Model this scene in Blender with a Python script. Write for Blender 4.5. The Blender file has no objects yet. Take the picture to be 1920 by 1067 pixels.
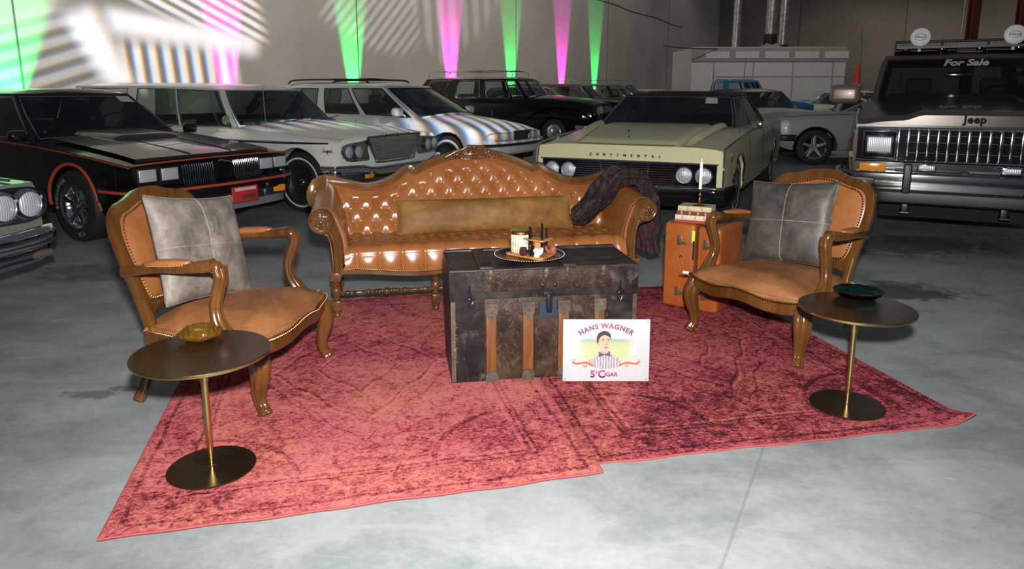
import bpy, bmesh, math, random
import numpy as np
from mathutils import Vector, Matrix, Euler
random.seed(7)
PI = math.pi
sc = bpy.context.scene
COL = sc.collection

# ---------------------------------------------------------------- camera
cam_d = bpy.data.cameras.new('camera'); cam = bpy.data.objects.new('camera', cam_d); COL.objects.link(cam)
cam.location = (0, 0, 1.365); cam.rotation_euler = (math.radians(90-11.434), 0, 0)
cam_d.sensor_width = 36; cam_d.lens = 1335/1920*36; cam_d.shift_y = -93.5/1920
cam_d.clip_start = .05; cam_d.clip_end = 200
sc.camera = cam
vs = sc.view_settings
vs.view_transform = 'Standard'; vs.look = 'None'; vs.gamma = 1; vs.use_curve_mapping = False
vs.exposure = 0.22

# ---------------------------------------------------------------- world and lamps
world = bpy.data.worlds.new('world'); sc.world = world; world.use_nodes = True
bgn = world.node_tree.nodes['Background']
bgn.inputs[0].default_value = (.80, .86, 1, 1); bgn.inputs[1].default_value = .06

def lamp(name, typ, loc, energy, color=(1, 1, 1), target=None, **kw):
    d = bpy.data.lights.new(name, typ); d.energy = energy; d.color = color
    for k, v in kw.items(): setattr(d, k, v)
    o = bpy.data.objects.new(name, d); COL.objects.link(o); o.location = loc
    if target is not None:
        o.rotation_euler = (Vector(target)-Vector(loc)).to_track_quat('-Z', 'Y').to_euler()
    return o
# the photographer's flash, just above the lens
lamp('camera_flash', 'SPOT', (0.03, -.02, 1.60), 1000, (1, .975, .955), (0.1, 6, .9), spot_size=math.radians(125), spot_blend=.8, shadow_soft_size=.045)
# dim high-bay lamps of the warehouse

# wall geometry: left wall line and far wall line (metres)
WD = 15.0
WN = np.array([-.8660, .5]); WT = np.array([.5, .8660])
def wallpt(s, z, off=0.0):
    p = WN*(WD-off)+WT*s
    return Vector((p[0], p[1], z))
S_CORNER = 58.6
CAMP = Vector((0, 0, 1.365)); PIT = math.radians(11.434)
def pix_ray(u, v):
    dx = (u-960)/1335; du = -(v-440)/1335
    return Vector((dx, math.cos(PIT)+du*math.sin(PIT), -math.sin(PIT)+du*math.cos(PIT)))
def pix_wall(u, v):      # where the left wall stands behind a spot of the photo
    r = pix_ray(u, v); k = WD/(r.x*WN[0]+r.y*WN[1])
    return CAMP+r*k
def pix_at(u, v, z=0.):
    r = pix_ray(u, v); k = (z-1.365)/r.z
    return CAMP+r*k
def pix_depth(u, v, Y):
    r = pix_ray(u, v); return CAMP+r*(Y/r.y)
# unseen lamps added to brighten the left wall, for projector and up-light spill, and a few weak ones deep in the hall
for s, e in ((6, 480), (13, 680), (21, 560), (29, 270), (38, 140), (48, 80)):
    lamp('wall_fill_lamp', 'SPOT', wallpt(s, 8.2, 5.5), e, (1, .93, .84), wallpt(s, 3.0, 0), spot_size=math.radians(120), spot_blend=.6, shadow_soft_size=.15)
for (x, y, e) in ((24, 46, 360), (32, 41, 360), (9, 22, 520)):
    lamp('high_bay_lamp', 'SPOT', (x, y, 8.4), e, (1, .90, .76), (x, y+3, 0), spot_size=math.radians(150), spot_blend=.6, shadow_soft_size=.2)

# coloured up-lights standing on the floor along the left wall
MAG = (1, .05, .75); GRN = (.03, 1, .16)
for s, c, e in ((7.0, GRN, 2600), (12.0, MAG, 5000), (16.5, GRN, 4200), (21.6, MAG, 7500), (25.9, GRN, 5000), (30.6, MAG, 7000), (34.4, GRN, 5000)):
    lamp('up_light_lamp', 'SPOT', wallpt(s, .06, .25 if s > 8 else .45), e, c, wallpt(s, 4.7, 0.0), spot_size=math.radians(24 if s > 8 else 44), spot_blend=.6, shadow_soft_size=.04)

# ---------------------------------------------------------------- node helpers
class NT:
    def __init__(s, tree): s.t = tree; s.n = tree.nodes; s.l = tree.links
    def node(s, typ, **kw):
        n = s.n.new(typ)
        for k, v in kw.items(): setattr(n, k, v)
        return n
    def inp(s, sock, v):
        if isinstance(v, (int, float)): sock.default_value = v
        elif isinstance(v, tuple): sock.default_value = v if len(v) == len(sock.default_value) else tuple(v)+(1,)
        else: s.l.new(v, sock)
    def m(s, op, a, b=0, c=0):
        n = s.node('ShaderNodeMath', operation=op)
        s.inp(n.inputs[0], a); s.inp(n.inputs[1], b); s.inp(n.inputs[2], c)
        return n.outputs[0]
    def vm(s, op, a, b=(0, 0, 0)):
        n = s.node('ShaderNodeVectorMath', operation=op); s.inp(n.inputs[0], a); s.inp(n.inputs[1], b); return n.outputs[0]
    def ramp(s, f, stops, interp='LINEAR'):
        n = s.node('ShaderNodeValToRGB'); n.color_ramp.interpolation = interp; s.inp(n.inputs[0], f)
        e = n.color_ramp.elements
        while len(e) < len(stops): e.new(.5)
        for el, (p, c) in zip(e, stops):
            el.position = p; el.color = tuple(c)+(1,) if len(c) == 3 else c
        return n.outputs[0]
    def noise(s, vec, scale, detail=4, rough=.55, dist=0, out=0):
        n = s.node('ShaderNodeTexNoise'); s.inp(n.inputs['Vector'], vec); n.inputs['Scale'].default_value = scale
        n.inputs['Detail'].default_value = detail; n.inputs['Roughness'].default_value = rough; n.inputs['Distortion'].default_value = dist
        return n.outputs[out]
    def mix(s, f, a, b, mode='MIX'):
        n = s.node('ShaderNodeMix', data_type='RGBA', blend_type=mode); s.inp(n.inputs[0], f); s.inp(n.inputs[6], a); s.inp(n.inputs[7], b)
        return n.outputs[2]
    def coord(s, which='Object'): return s.node('ShaderNodeTexCoord').outputs[which]
    def mapping(s, v, scale=(1, 1, 1), loc=(0, 0, 0), rot=(0, 0, 0)):
        n = s.node('ShaderNodeMapping'); s.inp(n.inputs[0], v); n.inputs['Scale'].default_value = scale
        n.inputs['Location'].default_value = loc; n.inputs['Rotation'].default_value = rot; return n.outputs[0]
    def sep(s, v):
        n = s.node('ShaderNodeSeparateXYZ'); s.inp(n.inputs[0], v); return n.outputs
    def bump(s, h, strength=.3, dist=.01):
        n = s.node('ShaderNodeBump'); n.inputs['Strength'].default_value = strength; n.inputs['Distance'].default_value = dist
        s.inp(n.inputs['Height'], h); return n.outputs[0]

def mat(name, color=(.5, .5, .5), rough=.5, metal=0., fn=None, spec=None, coat=0, **kw):
    m = bpy.data.materials.new(name); m.use_nodes = True
    b = m.node_tree.nodes['Principled BSDF']
    b.inputs['Base Color'].default_value = tuple(color)+(1,); b.inputs['Roughness'].default_value = rough; b.inputs['Metallic'].default_value = metal
    if spec is not None: b.inputs['Specular IOR Level'].default_value = spec
    if coat: b.inputs['Coat Weight'].default_value = coat; b.inputs['Coat Roughness'].default_value = .04
    for k, v in kw.items(): b.inputs[k].default_value = v
    if fn:
        t = NT(m.node_tree); r = fn(t)
        for k, v in r.items(): t.inp(b.inputs[k], v)
    m.diffuse_color = tuple(color)+(1,)
    return m

def glassmat(name, tint=(.55, .62, .6), alpha=.5, rough=.02):
    """thin pane: part see-through with a tint, glossy on top"""
    m = bpy.data.materials.new(name); m.use_nodes = True; t = NT(m.node_tree); t.n.clear()
    out = t.node('ShaderNodeOutputMaterial'); tr = t.node('ShaderNodeBsdfTransparent'); tr.inputs[0].default_value = tuple(tint)+(1,)
    gl = t.node('ShaderNodeBsdfGlossy'); gl.inputs['Roughness'].default_value = rough; gl.inputs['Color'].default_value = (.95, .97, 1, 1)
    fr = t.node('ShaderNodeFresnel'); fr.inputs[0].default_value = 1.5
    f = t.m('ADD', t.m('MULTIPLY', fr.outputs[0], 1.0), alpha)
    mx = t.node('ShaderNodeMixShader'); t.inp(mx.inputs[0], f); t.l.new(tr.outputs[0], mx.inputs[1]); t.l.new(gl.outputs[0], mx.inputs[2])
    t.l.new(mx.outputs[0], out.inputs[0]); return m

# ---------------------------------------------------------------- gobo projector (breakup pattern on wall and cars)
PROJ = Vector((5.2, 1.5, 5.4))
PAIM = pix_wall(420, 60)
pj = lamp('pattern_projector_lamp', 'SPOT', PROJ, 24000, (.88, .88, 1), PAIM, spot_size=math.radians(70), spot_blend=.15, shadow_soft_size=.03)
PM = pj.rotation_euler.to_matrix().inverted()
def pxy(P):
    l = PM @ (P-PROJ); return (l.x/-l.z, l.y/-l.z)
def wxy(u, v): return pxy(pix_wall(u, v))

def gobo(t, ox):
    """sum of soft polygons with stripes, all in the projector's own slide plane"""
    c = t.sep(t.coord('Normal'))
    x = t.m('ADD', t.m('DIVIDE', c[0], t.m('MULTIPLY', c[2], -1)), ox); y = t.m('DIVIDE', c[1], t.m('MULTIPLY', c[2], -1))
    def half(p, q, soft):
        dx, dy = q[0]-p[0], q[1]-p[1]; L = math.hypot(dx, dy); nx, ny = dy/L, -dx/L
        d = t.m('ADD', t.m('ADD', t.m('MULTIPLY', x, nx), t.m('MULTIPLY', y, ny)), -(nx*p[0]+ny*p[1]))
        n = t.node('ShaderNodeMapRange', interpolation_type='SMOOTHSTEP'); t.inp(n.inputs[0], d); n.inputs[1].default_value = -soft; n.inputs[2].default_value = soft
        return n.outputs[0]
    def poly(pts, soft=.011):
        pts = [q for q in pts]
        A = sum(pts[i][0]*pts[(i+1) % len(pts)][1]-pts[(i+1) % len(pts)][0]*pts[i][1] for i in range(len(pts)))
        if A > 0: pts = pts[::-1]
        r = None
        for i in range(len(pts)):
            h = half(pts[i], pts[(i+1) % len(pts)], soft); r = h if r is None else t.m('MULTIPLY', r, h)
        return r
    def stripes(p, q, n, duty=.5, soft=.75):
        """n stripes along the direction p->q"""
        dx, dy = q[0]-p[0], q[1]-p[1]; L2 = dx*dx+dy*dy
        k = t.m('ADD', t.m('MULTIPLY', x, dx/L2*n), t.m('ADD', t.m('MULTIPLY', y, dy/L2*n), -(p[0]*dx+p[1]*dy)/L2*n))
        w = t.m('SINE', t.m('MULTIPLY', k, 2*PI))
        m_ = t.node('ShaderNodeMapRange', interpolation_type='SMOOTHSTEP'); t.inp(m_.inputs[0], w); m_.inputs[1].default_value = -soft-.1+(.5-duty); m_.inputs[2].default_value = soft-.1
        return m_.outputs[0]
    W = wxy
    tot = poly([W(118, 30), W(172, 8), W(252, 160), W(205, 165)])                                       # slanted bar
    def add(v, k=1.):
        nonlocal tot; tot = t.m('ADD', tot, t.m('MULTIPLY', v, k))
    add(poly([W(196, 12), W(300, 28), W(482, 75), W(482, 104), W(208, 62)]), 1.)                         # big block
    add(t.m('MULTIPLY', poly([W(250, -60), W(470, -60), W(498, 80), W(330, 38), W(240, 0)]), stripes(W(300, -60), W(278, 20), 4.5, .55)), .9)
    add(t.m('MULTIPLY', poly([W(222, 78), W(436, 96), W(450, 170), W(250, 170)]), stripes(W(226, 130), W(440, 134), 8, .5)), .85)
    add(t.m('MULTIPLY', poly([W(-40, 60), W(90, 10), W(170, 60), W(196, 175), W(-40, 175)]), stripes(W(0, 30), W(60, 150), 4, .5)), .32)
    add(poly([W(-60, -80), W(150, -80), W(100, 40), W(-60, 70)], .02), .40)
    add(t.m('MULTIPLY', poly([W(598, 30), W(640, -70), W(760, -70), W(790, 75), W(765, 103), W(690, 92)]), stripes(W(620, -30), W(690, 60), 7, .5)), .33)
    add(t.m('MULTIPLY', poly([W(735, -70), W(960, -70), W(925, 30), W(850, 110), W(822, 122)]), stripes(W(770, 10), W(930, 40), 7, .5)), .28)
    # stripes that run across bonnets and wings of the parked cars
    A = [pxy(Vector(p)) for p in ((-3.7, 8.4, .8), (-.9, 9.3, .8), (.9, 13.0, .75), (-1.6, 12.2, 1.0))]
    add(t.m('MULTIPLY', poly(A, .02), stripes(A[0], A[2], 26, .5)), .36)
    return tot
pj.data.use_nodes = True
t_ = NT(pj.data.node_tree); em = [n for n in t_.n if n.type == 'EMISSION'][0]
cc = t_.node('ShaderNodeCombineColor')
for i, ox in enumerate((-.0010, 0, .0014)): t_.l.new(gobo(t_, ox), cc.inputs[i])
t_.l.new(cc.outputs[0], em.inputs[0])

# ---------------------------------------------------------------- mesh helpers
def setp(o, label=None, cat=None, group=None, kind=None):
    for k, v in (('label', label), ('category', cat), ('group', group), ('kind', kind)):
        if v: o[k] = v
    return o
def thing(name, label, cat, loc=(0, 0, 0), rotz=0, group=None, rot=None):
    o = bpy.data.objects.new(name, None); COL.objects.link(o); o.location = loc
    o.rotation_euler = rot if rot else (0, 0, rotz); o.empty_display_size = .1
    return setp(o, label, cat, group)

class MB:
    def __init__(s): s.v = []; s.f = []; s.M = Matrix.Identity(4)
    def add(s, vs, fs):
        b = len(s.v); s.v += [s.M @ Vector(p) for p in vs]; s.f += [tuple(b+i for i in f) for f in fs]; return s
    def box(s, c, d, rot=None, taper=1.):
        x, y, z = d[0]/2, d[1]/2, d[2]/2
        vs = [(-x, -y, -z), (x, -y, -z), (x, y, -z), (-x, y, -z), (-x*taper, -y*taper, z), (x*taper, -y*taper, z), (x*taper, y*taper, z), (-x*taper, y*taper, z)]
        R = Euler(rot).to_matrix() if rot else Matrix.Identity(3)
        vs = [R @ Vector(p)+Vector(c) for p in vs]
        return s.add(vs, [(0, 3, 2, 1), (4, 5, 6, 7), (0, 1, 5, 4), (1, 2, 6, 5), (2, 3, 7, 6), (3, 0, 4, 7)])
    def rbox(s, c, d, r=.01, seg=3, rot=None):
        """box with rounded edges"""
        bm = bmesh.new(); bmesh.ops.create_cube(bm, size=1)
        for v in bm.verts: v.co = Vector((v.co.x*d[0], v.co.y*d[1], v.co.z*d[2]))
        bmesh.ops.bevel(bm, geom=list(bm.edges), offset=min(r, min(d)*.49), segments=seg, profile=.5, affect='EDGES')
        R = Euler(rot).to_matrix() if rot else Matrix.Identity(3)
        bm.verts.index_update()
        s.add([R @ v.co+Vector(c) for v in bm.verts], [tuple(v.index for v in f.verts) for f in bm.faces]); bm.free(); return s
    def lathe(s, prof, c=(0, 0, 0), seg=32, axis='Z', fn=None, caps=True):
        vs = []; fs = []; n = len(prof)
        for i in range(seg):
            a = 2*PI*i/seg
            for (r, z) in prof:
                k = fn(a, r, z) if fn else 1
                p = (r*k*math.cos(a), r*k*math.sin(a), z)
                if axis == 'Y': p = (p[0], p[2], p[1])
                if axis == 'X': p = (p[2], p[0], p[1])
                vs.append((p[0]+c[0], p[1]+c[1], p[2]+c[2]))
        for i in range(seg):
            j = (i+1) % seg
            for k in range(n-1):
                fs.append((i*n+k, j*n+k, j*n+k+1, i*n+k+1))
        if caps:
            if prof[0][0] > 1e-5: fs.append(tuple(i*n for i in range(seg))[::-1])
            if prof[-1][0] > 1e-5: fs.append(tuple(i*n+n-1 for i in range(seg)))
        return s.add(vs, fs)
    def grid(s, fn, nu, nv, closeu=False, closev=False):
        vs = [fn(i/(nu if closeu else nu-1), j/(nv if closev else nv-1)) for i in range(nu) for j in range(nv)]
        fs = []
        for i in range(nu if closeu else nu-1):
            for j in range(nv if closev else nv-1):
                a, b = i, (i+1) % nu; c, d = j, (j+1) % nv
                fs.append((a*nv+c, b*nv+c, b*nv+d, a*nv+d))
        return s.add(vs, fs)
    def sweep(s, path, prof, scale=None, up=(0, 0, 1), closed=False, caps=True, twist=None):
        """prof: (a,b) points; a runs along side=cross(tangent,up), b along the other normal"""
        P = [Vector(p) for p in path]; n = len(P); m = len(prof); vs = []; fs = []
        upv = Vector(up)
        for i in range(n):
            if closed: t = P[(i+1) % n]-P[i-1]
            else: t = P[min(i+1, n-1)]-P[max(i-1, 0)]
            if t.length < 1e-9: t = Vector((0, 0, 1))
            t.normalize(); a = t.cross(upv)
            if a.length < 1e-3: a = t.cross(Vector((0.01, 1, 0)))
            a.normalize(); b = a.cross(t); b.normalize()
            if twist: 
                q = Matrix.Rotation(twist[i], 3, t); a = q @ a; b = q @ b
            sc_ = scale[i] if scale else 1
            sa, sb = (sc_ if isinstance(sc_, tuple) else (sc_, sc_))
            for (u, v) in prof: vs.append(P[i]+a*u*sa+b*v*sb)
        for i in range(n if closed else n-1):
            j = (i+1) % n
            for k in range(m):
                l = (k+1) % m; fs.append((i*m+k, i*m+l, j*m+l, j*m+k))
        if caps and not closed:
            fs.append(tuple(range(m))[::-1]); fs.append(tuple((n-1)*m+k for k in range(m)))
        return s.add(vs, fs)
    def tube(s, path, r, seg=8, closed=False, scale=None, caps=True):
        return s.sweep(path, circ(r, seg), scale, closed=closed, caps=caps, up=(.013, .021, 1))
    def prism(s, pts, h, axis='Z', c=(0, 0, 0)):
        """flat outline pts extruded by h"""
        n = len(pts); vs = []
        for k in (0, h):
            for (a, b) in pts:
                p = {'Z': (a, b, k), 'Y': (a, k, b), 'X': (k, a, b)}[axis]
                vs.append((p[0]+c[0], p[1]+c[1], p[2]+c[2]))
        fs = [tuple(range(n))[::-1], tuple(range(n, 2*n))]+[(i, (i+1) % n, n+(i+1) % n, n+i) for i in range(n)]
        return s.add(vs, fs)
    def ball(s, c, r, seg=10, rings=6, sq=(1, 1, 1)):
        prof = [(max(1e-6, r*math.sin(PI*k/rings)), -r*math.cos(PI*k/rings)) for k in range(rings+1)]
        b = len(s.v); o = MB(); o.lathe(prof, seg=seg, caps=False)
        return s.add([(p[0]*sq[0]+c[0], p[1]*sq[1]+c[1], p[2]*sq[2]+c[2]) for p in o.v], o.f)
    def mirror(s, start=0, axis=1):
        b = len(s.v); vs = [Vector(p) for p in s.v[start:]]
        for p in vs: p[axis] = -p[axis]
        fs = [tuple(b+(i-start) for i in f[::-1]) for f in s.f if min(f) >= start]
        s.v += vs; s.f += fs; return s
    def build(s, name, m, parent=None, smooth=35, bevel=0, bseg=2, label=None, merge=False, sub=0, kind=None):
        me = bpy.data.meshes.new(name); me.from_pydata([tuple(p) for p in s.v], [], s.f)
        bm = bmesh.new(); bm.from_mesh(me)
        if merge: bmesh.ops.remove_doubles(bm, verts=bm.verts, dist=1e-5)
        bmesh.ops.recalc_face_normals(bm, faces=bm.faces)
        bm.to_mesh(me); bm.free()
        me.materials.append(m)
        if smooth:
            me.shade_smooth()
            if smooth < 180: me.set_sharp_from_angle(angle=math.radians(smooth))
        o = bpy.data.objects.new(name, me); COL.objects.link(o)
        if parent: o.parent = parent
        if bevel:
            b = o.modifiers.new('bevel', 'BEVEL'); b.width = bevel; b.segments = bseg; b.limit_method = 'ANGLE'; b.angle_limit = math.radians(40); b.harden_normals = False
        if sub:
            b = o.modifiers.new('sub', 'SUBSURF'); b.levels = sub; b.render_levels = sub
        if label: o['label'] = label
        if kind: o['kind'] = kind
        return o
def circ(r, seg=8, sy=1): return [(r*math.cos(2*PI*k/seg), r*sy*math.sin(2*PI*k/seg)) for k in range(seg)]
def rect(a, b): return [(-a/2, -b/2), (a/2, -b/2), (a/2, b/2), (-a/2, b/2)]
def rrect(a, b, r, n=4):
    o = []
    for (cx, cy, a0) in ((a/2-r, b/2-r, 0), (-a/2+r, b/2-r, 90), (-a/2+r, -b/2+r, 180), (a/2-r, -b/2+r, 270)):
        for k in range(n+1):
            t = math.radians(a0+90*k/n); o.append((cx+r*math.cos(t), cy+r*math.sin(t)))
    return o
def spline(pts, n=8, closed=False):
    P = [Vector(p) for p in pts]; out = []; N = len(P)
    rng = range(N) if closed else range(N-1)
    for i in rng:
        p0 = P[i-1] if (i > 0 or closed) else P[0]*2-P[1]; p1 = P[i]; p2 = P[(i+1) % N]
        p3 = P[(i+2) % N] if (i+2 < N or closed) else P[-1]*2-P[-2]
        for k in range(n):
            t = k/n; out.append(.5*((2*p1)+(p2-p0)*t+(2*p0-5*p1+4*p2-p3)*t*t+(3*p1-p0-3*p2+p3)*t**3))
    if not closed: out.append(P[-1].copy())
    return out
def lerp(a, b, t): return a+(b-a)*t
def sstep(x, a, b):
    t = min(1, max(0, (x-a)/(b-a))); return t*t*(3-2*t)
def interp(tab, x, smooth=True):
    """piecewise curve through a table, smoothed (monotone cubic)"""
    if not hasattr(tab, '__len__'): return tab
    X = [p[0] for p in tab]; Y = [p[1] for p in tab]
    if X[0] > X[-1]: X = X[::-1]; Y = Y[::-1]
    if x <= X[0]: return Y[0]
    if x >= X[-1]: return Y[-1]
    i = 0
    while x > X[i+1]: i += 1
    n = len(X); h = [X[k+1]-X[k] for k in range(n-1)]; d = [(Y[k+1]-Y[k])/h[k] for k in range(n-1)]
    def tan(k):
        if k == 0: return d[0]
        if k == n-1: return d[-1]
        if d[k-1]*d[k] <= 0: return 0
        return 2*d[k-1]*d[k]/(d[k-1]+d[k])
    t = (x-X[i])/h[i]; m0, m1 = tan(i)*h[i], tan(i+1)*h[i]
    return (2*t**3-3*t*t+1)*Y[i]+(t**3-2*t*t+t)*m0+(-2*t**3+3*t*t)*Y[i+1]+(t**3-t*t)*m1

def text_mb(txt, size, depth=.002, bold=0., space=1., shear=0., align='CENTER'):
    """letters as solid mesh in the XZ plane facing -Y, centred on the origin"""
    c = bpy.data.curves.new('letters', 'FONT'); c.body = txt; c.size = size; c.extrude = depth/2; c.offset = bold; c.space_character = space; c.shear = shear
    c.align_x = align; c.align_y = 'CENTER'; c.resolution_u = 3
    o = bpy.data.objects.new('letters', c); COL.objects.link(o)
    dg = bpy.context.evaluated_depsgraph_get(); me = bpy.data.meshes.new_from_object(o.evaluated_get(dg))
    m = MB(); m.add([(v.co.x, -v.co.z, v.co.y) for v in me.vertices], [tuple(p.vertices) for p in me.polygons])
    bpy.data.objects.remove(o); bpy.data.meshes.remove(me); bpy.data.curves.remove(c)
    return m
def copy_tree(o, parent=None):
    c = o.copy(); COL.objects.link(c); c.parent = parent
    for ch in list(o.children): copy_tree(ch, c)
    return c
# ---------------------------------------------------------------- materials
def f_concrete(t):
    P = t.coord('Object')
    a = t.noise(P, .55, 6, .6, .4); b = t.noise(P, 3.2, 8, .65); c = t.noise(P, 28, 6, .7)
    st = t.noise(t.mapping(P, (1, 1.9, 1), rot=(0, 0, .3)), 1.7, 6, .62, .8)
    v = t.m('ADD', t.m('ADD', t.m('MULTIPLY', a, .42), t.m('MULTIPLY', st, .35)), t.m('ADD', t.m('MULTIPLY', b, .26), t.m('MULTIPLY', c, .16)))
    col = t.ramp(v, [(.38, (.105, .120, .124)), (.52, (.195, .218, .222)), (.63, (.285, .312, .312)), (.77, (.37, .392, .385))])
    # pale scuffs and dark oil spots with a shape of their own
    sc_ = t.ramp(t.noise(t.mapping(P, (1, 5, 1), rot=(0, 0, .6)), 2.6, 8, .7, 1.2), [(.66, (0, 0, 0)), (.74, (1, 1, 1))])
    col = t.mix(t.m('MULTIPLY', sc_, .35), col, (.60, .62, .62, 1))
    nz = t.noise(P, 7, 7, .7, .8)
    def blot(x, y, rx, ry, k):
        q = t.vm('MULTIPLY', t.vm('SUBTRACT', P, (x, y, 0)), (1/rx, 1/ry, 1)); n = t.node('ShaderNodeVectorMath', operation='LENGTH'); t.l.new(q, n.inputs[0])
        d = t.m('ADD', n.outputs['Value'], t.m('MULTIPLY', t.m('SUBTRACT', nz, .5), 2.6))
        return t.m('MULTIPLY', t.ramp(d, [(.55, (1, 1, 1)), (1.0, (0, 0, 0))]), k)
    for (x, y, rx, ry, k) in ((2.62, 4.75, .55, .28, .85), (2.25, 5.0, .35, .2, .8), (-1.78, 3.12, .10, .05, .8), (-1.92, 3.05, .14, .06, .6), (3.4, 6.3, 1.2, .5, .6), (-3.2, 5.3, .7, .3, .4), (-1.1, 1.4, .25, .1, .2)):
        col = t.mix(blot(x, y, rx, ry, k), col, (.035, .04, .045, 1))
    # sawn control joints
    xyz = t.sep(P)
    for (nx, ny, d0, w) in ((.8873, -.4612, -.309, .005), (.4612, .8873, 6.6, .004), (.8873, -.4612, 4.4, .004), (.8873, -.4612, -5.0, .004)):
        d = t.m('ABSOLUTE', t.m('ADD', t.m('ADD', t.m('MULTIPLY', xyz[0], nx), t.m('MULTIPLY', xyz[1], ny)), -d0))
        col = t.mix(t.m('MULTIPLY', t.m('LESS_THAN', d, w), .38), col, (.13, .14, .145, 1))
    rough = t.ramp(b, [(.3, (.42, .42, .42)), (.7, (.62, .62, .62))])
    return {'Base Color': col, 'Roughness': rough, 'Normal': t.bump(t.m('ADD', c, t.m('MULTIPLY', b, .5)), .12, .01)}
def f_wall(t):
    P = t.coord('Object'); a = t.noise(P, .5, 5, .6); b = t.noise(P, 9, 6, .6)
    col = t.ramp(t.m('ADD', t.m('MULTIPLY', a, .8), t.m('MULTIPLY', b, .2)), [(.35, (.50, .47, .42)), (.65, (.60, .565, .51))])
    return {'Base Color': col, 'Normal': t.bump(b, .1, .02)}
def f_wood(base, dark, light, scale=14, stretch=(1, 1, .12), gr=.3):
    def f(t):
        P = t.mapping(t.coord('Object'), stretch); a = t.noise(P, scale, 8, .62, .6); b = t.noise(P, scale*6, 4, .6)
        col = t.ramp(t.m('ADD', t.m('MULTIPLY', a, .75), t.m('MULTIPLY', b, .25)), [(.32, dark), (.5, base), (.68, light)])
        return {'Base Color': col, 'Roughness': gr}
    return f
def f_leather(base, dark, light, sc=3., bs=160, bst=.12, creases=0.):
    def f(t):
        P = t.coord('Object'); a = t.noise(P, sc, 6, .6, .3); b = t.noise(P, sc*7, 5, .6)
        col = t.ramp(t.m('ADD', t.m('MULTIPLY', a, .75), t.m('MULTIPLY', b, .25)), [(.32, dark), (.5, base), (.7, light)])
        if creases:
            v = t.node('ShaderNodeTexVoronoi', feature='DISTANCE_TO_EDGE'); t.inp(v.inputs['Vector'], t.vm('ADD', P, t.vm('MULTIPLY', t.noise(P, 6, 4, out=1), (.15, .15, .15)))); v.inputs['Scale'].default_value = 13
            k = t.ramp(v.outputs['Distance'], [(0, (1, 1, 1)), (.035, (0, 0, 0))])
            col = t.mix(t.m('MULTIPLY', t.m('MULTIPLY', k, creases), t.ramp(t.noise(P, 5), [(.5, (0, 0, 0)), (.6, (1, 1, 1))])), col, tuple(min(1, c*1.5) for c in light))
        h = t.noise(P, bs, 3, .6)
        return {'Base Color': col, 'Normal': t.bump(h, bst, .002)}
    return f
M = {}
M['concrete'] = mat('polished_concrete', (.4, .42, .43), .5, fn=f_concrete, spec=.35)
M['wall'] = mat('painted_tilt_up_wall', (.55, .52, .47), .85, fn=f_wall)
M['wall_back'] = mat('brown_painted_wall', (.30, .27, .23), .9, fn=lambda t: {'Base Color': t.ramp(t.noise(t.coord('Object'), .35, 6, .6), [(.35, (.25, .225, .19)), (.65, (.33, .30, .255))])})
M['seam'] = mat('dark_wall_seam', (.12, .11, .10), .8)
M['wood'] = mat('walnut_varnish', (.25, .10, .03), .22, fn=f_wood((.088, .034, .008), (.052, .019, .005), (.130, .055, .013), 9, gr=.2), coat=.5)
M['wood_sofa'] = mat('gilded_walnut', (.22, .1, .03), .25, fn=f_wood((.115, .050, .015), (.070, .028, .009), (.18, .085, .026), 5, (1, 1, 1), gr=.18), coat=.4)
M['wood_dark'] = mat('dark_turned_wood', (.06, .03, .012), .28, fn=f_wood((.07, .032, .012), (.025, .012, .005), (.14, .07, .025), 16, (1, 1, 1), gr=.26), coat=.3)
M['tan_sofa'] = mat('tan_button_leather', (.5, .2, .06), .27, fn=f_leather((.30, .108, .031), (.215, .070, .020), (.38, .150, .048), 2.5), spec=.55)
M['tan_chair'] = mat('tan_chair_leather', (.5, .2, .06), .36, fn=f_leather((.285, .105, .033), (.225, .078, .024), (.36, .148, .052), 4), spec=.5)
M['tan_seat'] = mat('worn_tan_seat_leather', (.45, .2, .07), .52, fn=f_leather((.245, .098, .034), (.145, .052, .018), (.34, .155, .062), 3.5, creases=.18))
M['suede'] = mat('distressed_tan_suede', (.3, .14, .04), .6, fn=f_leather((.200, .092, .022), (.125, .052, .014), (.31, .155, .042), 5.5, 90, .1), spec=.3)
def f_greyhide(t):
    P = t.coord('Object'); a = t.noise(P, 9, 7, .66, .5); b = t.noise(P, 40, 5, .6)
    col = t.ramp(t.m('ADD', t.m('MULTIPLY', a, .8), t.m('MULTIPLY', b, .2)), [(.33, (.070, .058, .050)), (.48, (.140, .118, .098)), (.62, (.225, .190, .155)), (.74, (.32, .275, .225))])
    v = t.node('ShaderNodeTexVoronoi', feature='DISTANCE_TO_EDGE'); t.inp(v.inputs['Vector'], t.vm('ADD', P, t.vm('MULTIPLY', t.noise(P, 6, 4, out=1), (.3, .3, .3)))); v.inputs['Scale'].default_value = 6
    k = t.ramp(v.outputs['Distance'], [(0, (1, 1, 1)), (.03, (0, 0, 0))])
    col = t.mix(t.m('MULTIPLY', k, .035), col, (.45, .40, .34, 1))
    return {'Base Color': col, 'Normal': t.bump(b, .15, .003)}
def f_greyhide2(t):
    P = t.coord('Object'); a = t.noise(P, 6, 7, .65, .9); b = t.noise(P, 40, 5, .6)
    col = t.ramp(t.m('ADD', t.m('MULTIPLY', a, .8), t.m('MULTIPLY', b, .2)), [(.36, (.032, .028, .026)), (.5, (.060, .052, .047)), (.62, (.098, .076, .060)), (.75, (.19, .165, .145))])
    return {'Base Color': col, 'Normal': t.bump(b, .15, .003)}
M['greyhide'] = mat('pale_grey_waxed_leather', (.2, .18, .16), .6, fn=f_greyhide)
M['greyhide2'] = mat('charcoal_waxed_leather', (.1, .1, .1), .5, fn=f_greyhide2)
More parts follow.
